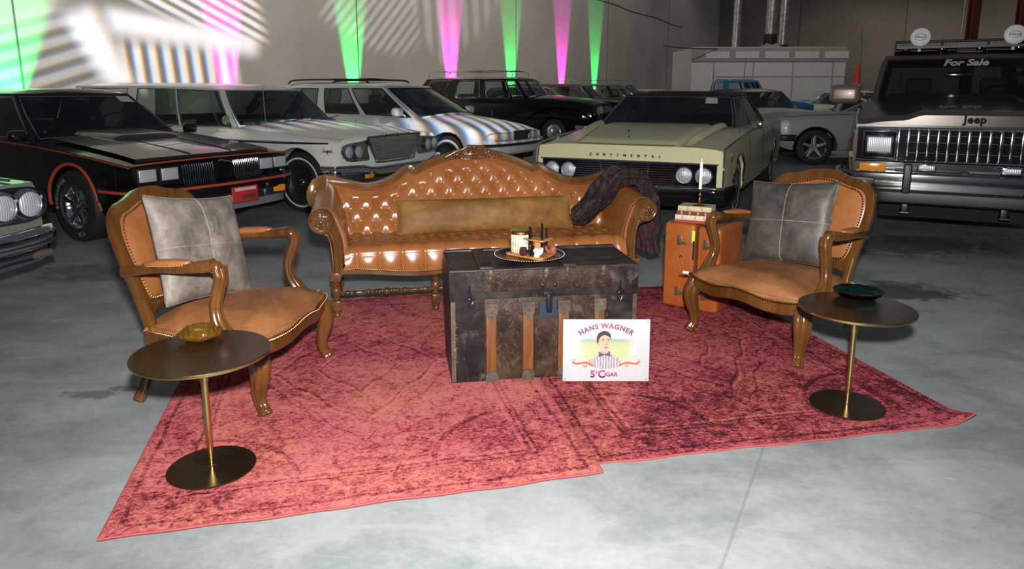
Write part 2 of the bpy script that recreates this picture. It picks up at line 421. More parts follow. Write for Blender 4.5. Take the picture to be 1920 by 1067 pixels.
M['thread'] = mat('pale_stitching', (.30, .25, .19), .7)
M['nail'] = mat('antique_brass_nails', (.16, .09, .04), .30, 1.)
M['brass'] = mat('brushed_brass', (.46, .34, .14), .25, 1., fn=lambda t: {'Roughness': t.ramp(t.noise(t.mapping(t.coord('Object'), (1, 1, 30)), 30, 3), [(.3, (.2, .2, .2)), (.7, (.34, .34, .34))])})
M['brass_top'] = mat('antique_brass_sheet', (.16, .105, .05), .26, .9, fn=lambda t: {'Base Color': t.ramp(t.noise(t.coord('Object'), 7, 6, .6), [(.35, (.085, .058, .032)), (.7, (.115, .080, .042))]), 'Roughness': t.ramp(t.noise(t.coord('Object'), 9, 3), [(.3, (.20, .20, .20)), (.7, (.27, .27, .27))])})
M['gold'] = mat('polished_brass', (.70, .48, .16), .16, 1.)
M['steel'] = mat('worn_silver_plate', (.42, .40, .38), .24, 1., fn=lambda t: {'Base Color': t.ramp(t.noise(t.coord('Object'), 40, 6, .6), [(.35, (.085, .072, .068)), (.6, (.22, .205, .195))])})
M['chrome'] = mat('chrome_plate', (.78, .80, .83), .07, 1.)
M['chrome_soft'] = mat('dull_chrome', (.50, .52, .54), .12, 1.)
M['black'] = mat('satin_black', (.012, .012, .013), .45)
M['blackgloss'] = mat('gloss_black', (.008, .008, .010), .08, coat=.6)
M['void'] = mat('dark_interior', (.006, .006, .007), .9)
M['rubber'] = mat('tyre_rubber', (.016, .016, .017), .62)
M['white'] = mat('white_enamel', (.62, .62, .63), .4)
M['ivory'] = mat('ivory_paper', (.62, .56, .44), .7)
M['glass_car'] = glassmat('car_window_glass', (.68, .76, .73), .0)
M['glass_dark'] = glassmat('tinted_car_glass', (.34, .40, .38), .0)
M['glass_lens'] = mat('headlamp_glass', (.75, .80, .85), .38, .35, fn=lambda t: {'Base Color': t.ramp(t.m('SINE', t.m('MULTIPLY', t.sep(t.coord('Object'))[1], 420)), [(.2, (.50, .53, .56)), (.8, (.74, .77, .80))]), 'Normal': t.bump(t.m('SINE', t.m('MULTIPLY', t.sep(t.coord('Object'))[1], 420)), .25, .004)})
M['amber'] = mat('amber_lens', (.85, .30, .02), .15, coat=.5)
M['redlens'] = mat('red_lens', (.5, .02, .02), .2)
M['orange_stripe'] = mat('orange_red_stripe', (.45, .07, .03), .35)
def paint(name, c, rough=.28, metal=.0, coat=.7): return mat(name, c, rough, metal, coat=coat)
# ---------------------------------------------------------------- the hall
m = MB(); m.box((8, 22, -.05), (90, 90, .1)); m.build('floor', M['concrete'], smooth=0, kind='structure')
def wall_slab(name, a, b, h, th, mt, inward):
    d = (b-a); L = d.length; d.normalize(); m = MB(); c = (a+b)/2; ang = math.atan2(d.y, d.x)
    m.box((c.x-inward.x*th/2, c.y-inward.y*th/2, h/2), (L, th, h), (0, 0, ang)); return m.build(name, mt, smooth=0, kind='structure')
inw = Vector((.866, -.5, 0))
wall_slab('wall_left', wallpt(-14, 0), wallpt(S_CORNER, 0), 9, .3, M['wall'], inw)
cor = wallpt(S_CORNER, 0); bd = Vector((.866, -.5, 0))
wall_slab('wall_back', cor, cor+bd*40, 9, .3, M['wall_back'], Vector((-.5, -.866, 0)))
for i, s in enumerate((7.35, 16.75, 26.3, 36, 46)):
    m = MB(); p = wallpt(s, 4.5, .004); m.box(p, (.035, .012, 9), (0, 0, math.radians(60))); m.build('trim_%d' % (i+1), M['seam'], smooth=0, kind='structure')
for i, k in enumerate((6, 13, 20.5)):
    m = MB(); p = cor+bd*k+Vector((-.5, -.866, 0))*.01; m.box((p.x, p.y, 4.5), (.05, .02, 9), (0, 0, math.radians(-30))); m.build('trim_%d' % (i+6), M['seam'], smooth=0, kind='structure')

# thing list far behind: paint booth, ducts, steel columns, pipes, cables
M['booth'] = mat('white_sheet_metal', (.66, .67, .68), .5); M['booth2'] = mat('grey_sheet_metal', (.34, .34, .33), .55)
M['galv'] = mat('galvanised_duct', (.62, .60, .56), .32, 1., fn=lambda t: {'Base Color': t.ramp(t.noise(t.coord('Object'), 6, 5), [(.35, (.42, .41, .38)), (.65, (.72, .70, .66))])})
YB = 28.0
def pd(u, v, Y=YB): return pix_depth(u, v, Y)
b0, b1 = pd(1303, 92), pd(1590, 86); bz = 3.0; bw = (b1-b0).x; bx = (b0.x+b1.x)/2
T = thing('paint_booth', 'long white sheet-metal spray booth in front of the back wall', 'spray booth', (bx, YB+2.0, 0), math.radians(-2))
m = MB(); m.box((0, 0, bz/2), (bw, 4.0, bz)); m.build('booth_wall', M['booth'], T, smooth=0)
m = MB(); m.box((0, -2.03, bz-.27), (bw+.03, .06, .50)); m.build('light_housing', M['booth2'], T, smooth=0)
for k in range(5):
    m = MB(); m.box((-bw/2+.95+k*1.12, -2.07, bz-.30), (.90, .03, .26)); m.build('light_panel', M['booth'], T, smooth=0)
for k in range(4):
    m = MB(); x = -bw/2+.85+k*1.5; m.box((x, -2.015, 1.25), (.04, .03, 2.5))
    for z in (1.0, 1.9): m.box((x+.75, -2.012, z), (1.4, .02, .025))
    m.build('panel_rib', M['booth2'], T, smooth=0)
m = MB(); m.box((bw/2-.75, -2.03, .95), (.9, .03, .85)); m.build('control_panel', mat('pale_blue_panel', (.55, .62, .72), .5), T, smooth=0)
m = MB(); m.box((bw/2-.55, -2.06, 1.02), (.22, .03, .22)); m.build('control_display', M['black'], T, smooth=0)
for (u, w, v1, lab, top) in ((1379, .30, 90, 'left galvanised duct rising behind the spray booth', 0), (1444, .42, 72, 'middle galvanised duct with black collar and pyramid hood over the booth', 1), (1467, .36, 84, 'right galvanised duct beside the hooded one above the booth', 2)):
    p = pd(u, v1, YB+1.5+(.9 if top == 2 else 0)); T = thing('exhaust_duct', lab, 'duct', (p.x, p.y, 0)); z0 = p.z if top else 3.01
    m = MB(); m.lathe([(w/2, z0), (w/2, 9.0)], seg=24)
    for k in range(5): m.lathe([(w/2+.012, z0+.3+k*1.1), (w/2+.012, z0+.36+k*1.1)], seg=24)
    m.build('duct_pipe', M['galv'], T)
    if top:
        m = MB(); m.lathe([(w/2+.05, z0-.28 if top == 1 else z0-.08), (w/2+.05, z0+.16 if top == 1 else z0)], seg=24); m.build('collar', M['black'], T)
    if top == 1:
        m = MB(); m.box((0, 0, z0-.31), (.95, .95, .28), taper=.35); m.build('hood', M['booth2'], T, smooth=0)
for (u, lab) in ((1822, 'dark red steel column standing behind the tall brown off-roader'), (1913, 'dark red steel column at the right edge of the photo')):
    p = pd(u, 60, 24); m = MB(); m.box((p.x, p.y, 4.5), (.05, .26, 9)); m.box((p.x, p.y-.13, 4.5), (.26, .025, 9)); m.box((p.x, p.y+.13, 4.5), (.26, .025, 9))
    setp(m.build('steel_column', mat('dark_red_primer', (.11, .022, .018), .6), smooth=0), lab, 'column', 'red steel columns')
p = pd(1807, 30, 24); m = MB(); m.tube([(p.x, p.y, 0), (p.x, p.y, 9)], .02); setp(m.build('conduit', M['galv']), 'thin metal conduit running up beside the red column', 'pipe')
# red cone lifted on a stand by the booth corner
p = pd(1607, 150, 27.5); T = thing('traffic_cone', 'red cone standing on a stack at the booth corner', 'cone', (p.x, p.y, 0))
m = MB(); m.lathe([(.14, 1.62), (.13, 1.7), (.035, 2.42), (.0001, 2.43)], seg=16); m.build('cone_body', mat('red_cone_plastic', (.75, .05, .03), .5), T)
m = MB(); m.lathe([(.20, 0), (.20, 1.62)], seg=12); m.build('stand', M['booth2'], T)
# pipe rail on the left wall near the corner, and cables
m = MB(); a = wallpt(47, 1.75, .5); b = wallpt(54, 1.95, .5)
for dz in (0, -.35): m.tube([(a.x, a.y, a.z+dz-.3), (a.x, a.y, a.z+dz), (b.x, b.y, b.z+dz)], .035)
m.tube([(a.x, a.y, 0), (a.x, a.y, 1.6)], .05); setp(m.build('pipe_rail', M['seam']), 'dark pipe rail along the wall near the far corner', 'rail')
m = MB(); m.tube(spline([pix_wall(1096, -6), pix_wall(1150, 8), pix_wall(1185, 22), pix_wall(1230, 34), pix_wall(1262, 47), pix_wall(1279, 51)]), .018, 6)
m.v = [p+Vector((.866, -.5, 0))*.03 for p in m.v]; setp(m.build('wall_cable', M['black']), 'black cable sagging across the pale wall', 'cable')
m = MB(); q = [pd(1243, 85, 27), pd(1270, 89, 27), pd(1300, 91, 27.5), pd(1345, 92, 28.)]; m.tube(spline(q), .02, 6); setp(m.build('overhead_cable', M['black']), 'thin cable hanging from the wall to the spray booth roof', 'cable')
# up-light cans behind the cars
M['can'] = mat('uplight_can_black', (.02, .02, .02), .4)



# ---------------------------------------------------------------- rugs
def f_rug(seed, dark, w, l):
    def f(t):
        P = t.coord('Object'); Q = t.vm('ADD', P, (seed*3.1, seed*1.7, 0)); x, y, z = t.sep(P)
        big = t.noise(Q, 1.9, 5, .6, .4); mid = t.noise(t.mapping(Q, (1, 1.2, 1)), 16, 7, .72, .5); fine = t.noise(t.mapping(Q, (1, 1.5, 1)), 62, 5, .72, .3); vf = t.noise(t.mapping(Q, (1, 1.4, 1)), 190, 3, .7)
        ax = t.m('ABSOLUTE', x); ay = t.m('ABSOLUTE', y)
        dx = t.m('SUBTRACT', w/2, ax); dy = t.m('SUBTRACT', l/2, ay); de = t.m('MINIMUM', dx, dy)
        wob = t.m('MULTIPLY', t.m('SUBTRACT', t.noise(Q, 5, 3), .5), .03)
        de2 = t.m('ADD', de, wob)
        # faded persian drawing: border bands, corner arcs and a lozenge medallion
        def band(v, c, hw): return t.m('LESS_THAN', t.m('ABSOLUTE', t.m('SUBTRACT', v, c)), hw)
        lines = t.m('MAXIMUM', band(de2, .045, .008), t.m('MAXIMUM', band(de2, .19, .006), band(de2, .215, .004)))
        motif = t.m('GREATER_THAN', t.m('MULTIPLY', t.m('SINE', t.m('MULTIPLY', x, 42)), t.m('SINE', t.m('MULTIPLY', y, 42))), .35)
        inb = t.m('MULTIPLY', t.m('GREATER_THAN', de2, .06), t.m('LESS_THAN', de2, .18))
        lz = t.m('ADD', t.m('MULTIPLY', ax, 1.55), t.m('ADD', ay, t.m('MULTIPLY', t.m('SINE', t.m('MULTIPLY', ax, 38)), .02)))
        lz = t.m('ADD', lz, wob)
        med = t.m('MAXIMUM', band(lz, .62, .012), t.m('MAXIMUM', band(lz, .30, .012), band(lz, .80, .008)))
        cr = t.node('ShaderNodeVectorMath', operation='LENGTH'); t.inp(cr.inputs[0], t.vm('SUBTRACT', t.vm('ABSOLUTE', P), (w/2-.2, l/2-.2, 0)))
        cor_ = t.m('MULTIPLY', band(t.m('ADD', cr.outputs['Value'], wob), .38, .012), t.m('GREATER_THAN', de2, .2))
        v = t.node('ShaderNodeTexVoronoi', feature='DISTANCE_TO_EDGE'); t.inp(v.inputs['Vector'], t.vm('ADD', Q, t.vm('MULTIPLY', t.noise(Q, 11, 3, out=1), (.1, .1, 0)))); v.inputs['Scale'].default_value = 8
        scroll = t.m('LESS_THAN', v.outputs['Distance'], .028)
        lite = t.m('MULTIPLY', t.m('MAXIMUM', band(lz, .655, .010), t.m('MAXIMUM', band(lz, .335, .010), band(de2, .235, .006))), t.m('MULTIPLY', mid, .17))
        ink = t.m('ADD', t.m('MULTIPLY', t.m('MAXIMUM', t.m('MAXIMUM', lines, med), cor_), t.m('MULTIPLY', mid, .20)), t.m('ADD', t.m('MULTIPLY', t.m('MULTIPLY', motif, inb), .05), t.m('MULTIPLY', scroll, .06)))
        val = t.m('ADD', t.m('MULTIPLY', big, .38), t.m('ADD', t.m('MULTIPLY', mid, .42), t.m('ADD', t.m('MULTIPLY', fine, .70), t.m('MULTIPLY', vf, .35)))); val = t.m('SUBTRACT', t.m('MULTIPLY', t.m('SUBTRACT', val, .925), 1.45), -.672)
        val = t.m('ADD', t.m('SUBTRACT', val, t.m('MULTIPLY', ink, 1.0)), lite); val = t.m('SUBTRACT', val, dark)
        col = t.ramp(val, [(.47, (.052, .009, .013)), (.55, (.150, .024, .031)), (.62, (.31, .058, .066)), (.70, (.40, .088, .094)), (.82, (.52, .175, .148))])
        hue = t.ramp(t.noise(Q, 1.3, 4, .6), [(.42, (1., .86, 1.05)), (.62, (1.02, 1.08, .86))])
        col = t.mix(.8, col, hue, 'MULTIPLY')
        return {'Base Color': col, 'Normal': t.bump(t.m('ADD', fine, vf), .5, .004)}
    return f
def rug(name, label, A, B, leng, seed, dark, th=.007, corner=None, lift=0., xext=(0, 0)):
    A = Vector((A[0], A[1], 0)); B = Vector((B[0], B[1], 0)); d = (B-A); w = d.length; d.normalize(); ang = math.atan2(d.y, d.x)
    n = Vector((-d.y, d.x, 0)); c = (A+B)/2+n*leng/2
    mt = mat(name+'_weave', (.5, .1, .1), .95, fn=f_rug(seed, dark, w, leng), spec=.1)
    T = thing('area_rug', label, 'rug', (c.x, c.y, lift), ang, 'red rugs under the seating')
    def hgt(x, y):
        h = 0
        if corner:
            cx, cy = corner[0]*w/2, corner[1]*leng/2; r = math.hypot(x-cx, (y-cy)*1.0); h += .045*max(0, 1-r/.17)**2
        return h
    def top(u, v):
        x = (u-.5)*w; y = (v-.5)*leng
        e = .004*math.sin(9*x+seed)+.003*math.sin(23*x)
        yy = y+(e if v < .5 else -e)*abs(2*v-1)
        return (x, yy, th+hgt(x, y))
    m = MB(); m.grid(top, 60, 80); m.grid(lambda u, v: (lambda p: (p[0], p[1], p[2]-th+.0005))(top(u, v)), 60, 80)
    m.build('rug_pile', mt, T)
    N = 60; path = [top(i/N, 0) for i in range(N)]+[top(1, i/N) for i in range(N)]+[top(1-i/N, 1) for i in range(N)]+[top(0, 1-i/N) for i in range(N)]
    m = MB(); m.tube([(p[0], p[1], p[2]-th/2) for p in path], th*.62, 6, closed=True); m.build('bound_edge', mat(name+'_binding', (.30, .05, .05), .8), T)
    return T
rug('red_rug', 'left coral-red distressed oriental rug, lying over the edge of its darker neighbour', (-1.27, 1.955), (.33, 2.35), 2.45, 1, -.055, lift=.0105)
rug('maroon_rug', 'right darker red distressed oriental rug with a curled front corner', (.30, 2.425), (1.93, 2.76), 2.25, 4, .040, corner=(1, -1), lift=.001)
# ---------------------------------------------------------------- sofa
def nails(m, path, r, step, off=(0, 0, 0), axis=None):
    """dome nails set along a path"""
    P = [Vector(p) for p in path]; acc = 0; last = P[0]
    for i in range(1, len(P)):
        d = (P[i]-P[i-1]).length
        while acc+d >= step:
            k = (step-acc)/d; q = P[i-1]+(P[i]-P[i-1])*k; m.ball(q+Vector(off), r, 6, 4); P[i-1] = q; d = (P[i]-q).length; acc = 0
        acc += d
    return m
def tuft(x, z, hx, hz, pw=.55):
    a = (x/hx+z/hz)/2; b = (x/hx-z/hz)/2
    h = .16*(abs(math.sin(PI*a))*abs(math.sin(PI*b)))**.3+.16*math.sqrt(abs(math.sin(PI*a)*math.sin(PI*b)))
    da = (a-round(a)); db = (b-round(b)); rx = (da+db)*hx; rz = (da-db)*hz
    r_ = math.sqrt(rx*rx*1.6+rz*rz*.7); return h+.68*(1-math.exp(-r_/.020))-.15*math.exp(-abs(rx)/.004-abs(rz)/.05)
SOFA = thing('camelback_sofa', 'long tan button-tufted leather sofa with a carved wooden crest rail', 'sofa', (-.1285, 4.308, .012), math.radians(11.69))
TOPP = [(0, .940), (.10, .925), (.22, .893), (.33, .855), (.42, .815), (.455, .832), (.52, .790), (.62, .742), (.74, .722), (.86, .742), (.96, .770), (1.02, .775), (1.070, .752), (1.097, .705), (1.100, .655), (1.085, .615)]
def ztop(x): return interp([p for p in TOPP if p[0] < 1.0], abs(x), False)
def yback(z): return .50+max(0, z-.40)*.33
def backpt(u, v):
    hw_ = .93+.10*sstep(v, .30, .60); x = lerp(-hw_, hw_, u); zt = ztop(x)-.012; z = lerp(.36, zt, v)
    e = min(1, (zt-z)/.05, (1.03-abs(x))/.10); e = max(0, e)**.6
    h = tuft(x, z-.395, .0625, .078, .5)
    fade = min(1, max(0, (zt-z-.035)/.05))
    y = yback(z)-.012*e-.040*(h*fade+(1-fade)*.55)*e
    y -= .16*sstep(abs(x), .84, 1.03)*sstep(.75-z, 0, .35)*.3
    return (x, y, z)
m = MB(); m.grid(backpt, 270, 84); m.build('backrest', M['tan_sofa'], SOFA, smooth=180)
m = MB(); m.grid(lambda u, v: (lerp(-.94-.10*sstep(v, .4, .65), .94+.10*sstep(v, .4, .65), u), yback(lerp(.30, ztop(lerp(-1.04, 1.04, u))-.01, v))+.03, lerp(.30, ztop(lerp(-1.04, 1.04, u))-.01, v)), 60, 12); m.build('back_panel', M['tan_sofa'], SOFA, smooth=180)
m = MB()
for j in range(0, 8):
    for i in range(-17, 18):
        if (i+j) % 2: continue
        x = i*.0625; z = .395+j*.078
        if abs(x) > .93 or z > ztop(x)-.06: continue
        m = MB(); m.ball((x, yback(z)-.010, z), .0085, 8, 6, (1, .7, 1)); m.build('button', M['tan_sofa'], SOFA)
# wooden crest rail
rail = [(x, z) for x, z in TOPP]
def railpath(dz=0, dy=0):
    pts = [(-x, z) for x, z in rail[:0:-1]]+rail
    o = []
    for x, z in pts:
        yy = yback(max(z, .74) if abs(x) > 1.03 else z)+.012+dy-(.04*sstep(abs(x), 1.0, 1.10))
        o.append((x, yy, z+dz))
    return spline(o, 7)
prof = [(-.030, -.020), (-.034, .004), (-.026, .020), (-.012, .026), (-.004, .017), (.006, .026), (.022, .022), (.030, .002), (.028, -.018), (.0, -.026)]
m = MB(); rp = railpath(); m.sweep(rp, prof, up=(0, 1, .2)); m.build('crest_rail', M['wood_sofa'], SOFA, smooth=60)
m = MB(); m.tube(railpath(-.024, -.030), .0055, 6); m.build('rail_bead', M['wood_sofa'], SOFA)
m = MB(); nails(m, railpath(-.036, -.032), .0042, .0105); m.build('nail_trim', M['nail'], SOFA)
# carved cartouche at the crest
def scroll(m, c, r0, turns, s=1, rot=0., tr=.008, y=0., seg=26, thick=1.):
    p = []
    for k in range(seg+1):
        t = k/seg; a = rot+s*t*turns*2*PI; r = r0*(1-t*.88); p.append((c[0]+r*math.cos(a), y-.004*t, c[1]+r*math.sin(a)))
    m.tube(p, tr, 7, scale=[thick*(1.15-.6*k/seg) for k in range(seg+1)])
yc = yback(.93)-.022
m = MB(); half0 = 0
m.grid(lambda u, v: (lerp(-.10, .10, u)*(1-.35*v*v), yc+.012-.016*math.sin(PI*u)*math.sin(PI*min(1, v+.1)), .885+.085*v), 24, 10)
m.v += []
for k in range(3): m.tube([(x*(1-.18*k), yc-.012-.004*k, .900+.012*k+(.055-.012*k)*math.cos(x/.062*1.45)) for x in [(-.06+.012*i) for i in range(11)]], .0055, 6)
m.tube([(-.075, yc-.008, .893), (-.03, yc-.016, .888), (.03, yc-.016, .888), (.075, yc-.008, .893)], .007, 7)
m.ball((0, yc-.014, .975), .014, 10, 7, (1.5, .7, 1)); m.ball((0, yc-.018, .905), .012, 10, 7, (1.8, .6, .8))
for i in range(5): m.ball((-.028+.014*i, yc-.018, .874-.002*abs(i-2)), .0065, 8, 5)
s0 = len(m.v)
scroll(m, (.105, .915), .030, 1.6, 1, 2.4, .0075, yc-.006); scroll(m, (.085, .948), .020, 1.4, -1, .6, .006, yc-.006); scroll(m, (.15, .895), .020, 1.3, 1, 1.8, .006, yc-.002)
m.tube(spline([(.02, yc-.01, .978), (.055, yc-.008, .972), (.085, yc-.006, .955), (.12, yc-.004, .946), (.16, yc-.002, .925), (.20, yc, .905)]), .0085, 7)
m.tube(spline([(.06, yc-.01, .880), (.10, yc-.01, .878), (.14, yc-.004, .870), (.19, yc, .878)]), .0075, 7)
for k in range(4): m.ball((.115+.022*k, yc-.006, .928-.010*k), .010, 8, 5, (1.4, .6, .7))
m.mirror(s0, 0); m.build('carved_crest', M['wood_sofa'], SOFA, smooth=80)
# seat with deep channels in front and tufts on top
def seatpt(u, v):
    x = lerp(-.885, .885, u); L = v*(.15+.60)
    r = .05
    hx = .068; i_ = x/hx/2
    ch = abs(math.sin(PI*(i_)))**.35
    low = .292+.016*math.cos(x*PI/.44)
    if v < .22:
        k = v/.22; z = lerp(low, .385, k); y = .012+.004*math.sin(k*PI)-.028*ch*math.sin(PI*min(1, k*.6+.28))
    elif v < .34:
        k = (v-.22)/.12; a = k*PI/2; z = .385+.058*math.sin(a)-.014*(1-ch)*k-.0; y = .012+.058*(1-math.cos(a))-.028*ch*math.cos(a)*math.sin(PI*.88)
        z += .0
    else:
        k = (v-.34)/.66; y = .070+k*.46; h = tuft(x, y-.070, hx, .075, .5); z = .443-.030*(1-h)*min(1, k*9+.15)+.0*k-.006*k
    e = sstep(.885-abs(x), 0, .05); z = z-.012*(1-e)
    return (x, y, z)
m = MB(); m.grid(seatpt, 250, 110); m.build('seat', M['tan_sofa'], SOFA, smooth=180)
# seat rail of shaped wood with nails
def railz(x): return .274+.016*math.cos(x*PI/.44)
rp2 = [(x, .018, railz(x)) for x in [(-.915+.03*i) for i in range(62)]]
m = MB(); m.sweep(rp2, [(-.020, -.012), (-.024, .0), (-.016, .012), (.020, .012), (.022, -.012)], up=(0, 0, 1)); m.build('seat_rail', M['wood_sofa'], SOFA, smooth=50)
m = MB(); nails(m, [(p[0], -.008, p[2]+.018) for p in rp2], .0042, .0105); m.build('nail_trim', M['nail'], SOFA)
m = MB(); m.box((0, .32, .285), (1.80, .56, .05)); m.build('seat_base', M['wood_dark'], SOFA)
# arms
ARM = [(.862, .34), (.868, .44), (.882, .52), (.905, .59), (.935, .645), (.975, .675), (1.02, .680), (1.062, .655), (1.083, .612), (1.075, .565), (1.045, .532), (1.005, .520), (.975, .50), (.962, .44), (.955, .36), (.952, .285)]
armc = spline([(x, 0, z) for x, z in ARM], 4)
def armpt(sg):
    def f(u, v):
        k = u; p = armc[min(len(armc)-1, int(round(v*(len(armc)-1))))]
        y = lerp(.035, .66, k); hz = 1+.0*k; z = p.z
        up_ = sstep(z, .45, .68); z += .085*up_*k**1.3; x = p.x-.0*k
        x -= .02*k*sstep(z, .5, .6)*0
        rr = 1-.03*(1-sstep(k, 0, .06)); x = .96+(x-.96)*rr; z = .5+(z-.5)*rr
        return (sg*x, y, z)
    return f
for sg in (-1, 1):
    m = MB(); m.grid(armpt(sg), 26, len(armc)); f0 = armpt(sg)
    ring = [f0(0, j/(len(armc)-1)) for j in range(len(armc))]
    m.add(ring, [tuple(range(len(ring)))]); m.build('arm', M['tan_sofa'], SOFA, smooth=60)
    # carved facing with scroll rosette
    pth = spline([(sg*.925, .018, .262), (sg*.922, .014, .34), (sg*.922, .012, .42), (sg*.930, .010, .485), (sg*.945, .010, .535), (sg*.962, .010, .58), (sg*.975, .012, .62)], 7); n = len(pth)
    pr = [(-.026, -.02), (-.030, .004), (-.020, .018), (-.009, .010), (0, .019), (.009, .010), (.020, .018), (.030, .004), (.026, -.02)]
    m = MB(); m.sweep(pth, pr, scale=[(1.0+.25*(i/n), 1) for i in range(n)], up=(0, -1, 0)); m.build('arm_post', M['wood_sofa'], SOFA, smooth=50)
    m = MB(); m.lathe([(.0001, -.028), (.020, -.028), (.030, -.020), (.056, -.018), (.066, -.026), (.074, -.018), (.078, .004), (.074, .02)], (sg*1.012, .012, .598), 40, 'Y')
    for q in range(5):
        a = q*2*PI/5+.4
        scroll(m, (sg*1.012+.030*math.cos(a), .598+.030*math.sin(a)), .021, .9, sg, a+PI*.4, .0065, -.010)
    m.ball((sg*1.012, -.018, .598), .014, 10, 6, (1, .6, 1))
    scroll(m, (sg*1.012, .598), .064, 1.0, -sg, PI/2+.5, .006, -.012); m.build('scroll_rosette', M['wood_sofa'], SOFA, smooth=70)
    edge = [(f0(0, j/(len(armc)-1))) for j in range(len(armc))]
    path = [(.985*(p[0]-sg*.985)+sg*.985, .030, .985*(p[2]-.57)+.57) for p in edge]
    m = MB(); nails(m, [(p[0], .028, p[2]) for p in path], .0045, .011); m.build('nail_trim', M['nail'], SOFA)
    m = MB(); m.tube([(p[0], .034, p[2]) for p in edge], .006, 6); m.build('piping', M['tan_sofa'], SOFA)
    # turned legs
    def legprof():
        return [(.0001, .0), (.014, .002), (.019, .014), (.016, .028), (.010, .036), (.020, .042), (.020, .052)]
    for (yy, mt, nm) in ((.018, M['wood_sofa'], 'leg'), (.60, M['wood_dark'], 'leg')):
        m = MB(); c = (sg*.945, yy, 0)
        m.lathe(legprof(), c, 18)
        m.rbox((c[0], yy, .083), (.056, .056, .062), .006)
        m.lathe([(.018, .114), (.026, .120), (.018, .128), (.020, .140), (.030, .158), (.033, .175), (.028, .192), (.019, .200), (.030, .207), (.032, .216), (.020, .222), (.027, .230), (.027, .236)], c, 20)
        m.rbox((c[0], yy, .262), (.066, .060, .052), .006)
        m.build(nm, mt, SOFA, smooth=50)
def turned(a, b, m):
    a = Vector(a); b = Vector(b); d = b-a; L = d.length; seg = 90; rr = []
    for i in range(seg+1):
        t = i/seg*L; c = abs(t-L/2)
        r = .0095
        for (cc_, w, h) in ((0, .022, .013), (.045, .012, .009), (.07, .008, .006), (.11, .013, .009), (.135, .006, .005), (L/2-.05, .018, .007), (L/2-.09, .008, .005)):
            r += h*math.exp(-((c-cc_)/w)**2)
        rr.append(r)
    m.tube([a+d*(i/seg) for i in range(seg+1)], 1, 12, scale=rr)
for sg in (-1, 1):
    m = MB(); c = (sg*.345, .045, 0); m.lathe(legprof(), c, 18); m.rbox((c[0], c[1], .083), (.05, .05, .062), .006)
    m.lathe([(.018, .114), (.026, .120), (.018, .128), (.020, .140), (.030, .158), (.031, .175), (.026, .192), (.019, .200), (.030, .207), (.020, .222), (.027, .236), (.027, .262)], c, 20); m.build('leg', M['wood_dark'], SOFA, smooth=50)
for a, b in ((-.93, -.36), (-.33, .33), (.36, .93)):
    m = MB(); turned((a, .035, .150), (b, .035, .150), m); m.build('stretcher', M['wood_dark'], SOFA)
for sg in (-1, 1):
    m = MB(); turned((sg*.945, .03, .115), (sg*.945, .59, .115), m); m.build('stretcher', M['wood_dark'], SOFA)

# ---------------------------------------------------------------- cushions
def pillow(name, label, cat, w, h, th, mt, corner=.075, seams=True, loc=(0, 0, 0), rot=(0, 0, 0), parent_obj=None, n=44, group=None, sag=0., weld=.01):
    T = thing(name, label, cat, group=group)
    if isinstance(loc, Matrix): T.matrix_world = loc
    else: T.location = loc; T.rotation_euler = rot
    def P(u, v, s):
        a = 2*u-1; b = 2*v-1
        ex = 1-corner*h/w*(1-abs(b)**2.2)*abs(a)**3; ez = 1-corner*(1-abs(a)**2.2)*abs(b)**3
        x = a*w/2*(ex if corner else 1); z = b*h/2*(ez if corner else 1)
        f = max(0, (1-abs(a)**2.6))*max(0, (1-abs(b)**2.6)); d = th/2*max(f, 0)**.48
        d += .004*math.sin(7*a+3*b)*f+.003*math.sin(13*a*b+5*a)*f
        if seams: d -= .003*math.exp(-(x/.012)**2)*f+.003*math.exp(-(z/.012)**2)*f
        return (x, s*d+sag*math.sin(PI*u)*.0-.0*b, z)
    m = MB(); m.grid(lambda u, v: P(u, v, -1), n, n); m.grid(lambda u, v: P(u, v, 1), n, n)
    m.build('cover', mt, T, smooth=180, merge=False)
    if seams:
        m = MB()
        for s in (-1,):
            m.tube([Vector(P(.5, k/60, s))+Vector((0, -.0016, 0)) for k in range(61)], .0015, 6); m.tube([Vector(P(k/60, .5, s))+Vector((0, -.0016, 0)) for k in range(61)], .0015, 6)
        m.build('stitching', M['thread'], T)
    ed = [P(k/30, 0, 0) for k in range(30)]+[P(1, k/30, 0) for k in range(30)]+[P(1-k/30, 1, 0) for k in range(30)]+[P(0, 1-k/30, 0) for k in range(30)]
    m = MB(); m.tube(ed, .0035, 5, closed=True); m.build('edge_seam', mt, T)
    return T
def loc_m(T, p, rot):    # world matrix of a pose given in the frame of a thing
    return Matrix.Translation(T.location) @ T.rotation_euler.to_matrix().to_4x4() @ Matrix.Translation(p) @ Euler(rot).to_matrix().to_4x4()
pillow('lumbar_pillow', 'long mottled brown suede bolster lying on the sofa seat', 'pillow', 1.18, .235, .13, M['suede'], corner=.05, seams=False, loc=loc_m(SOFA, (.035, .385, .540), (-.30, math.radians(-.0), 0)), n=60)

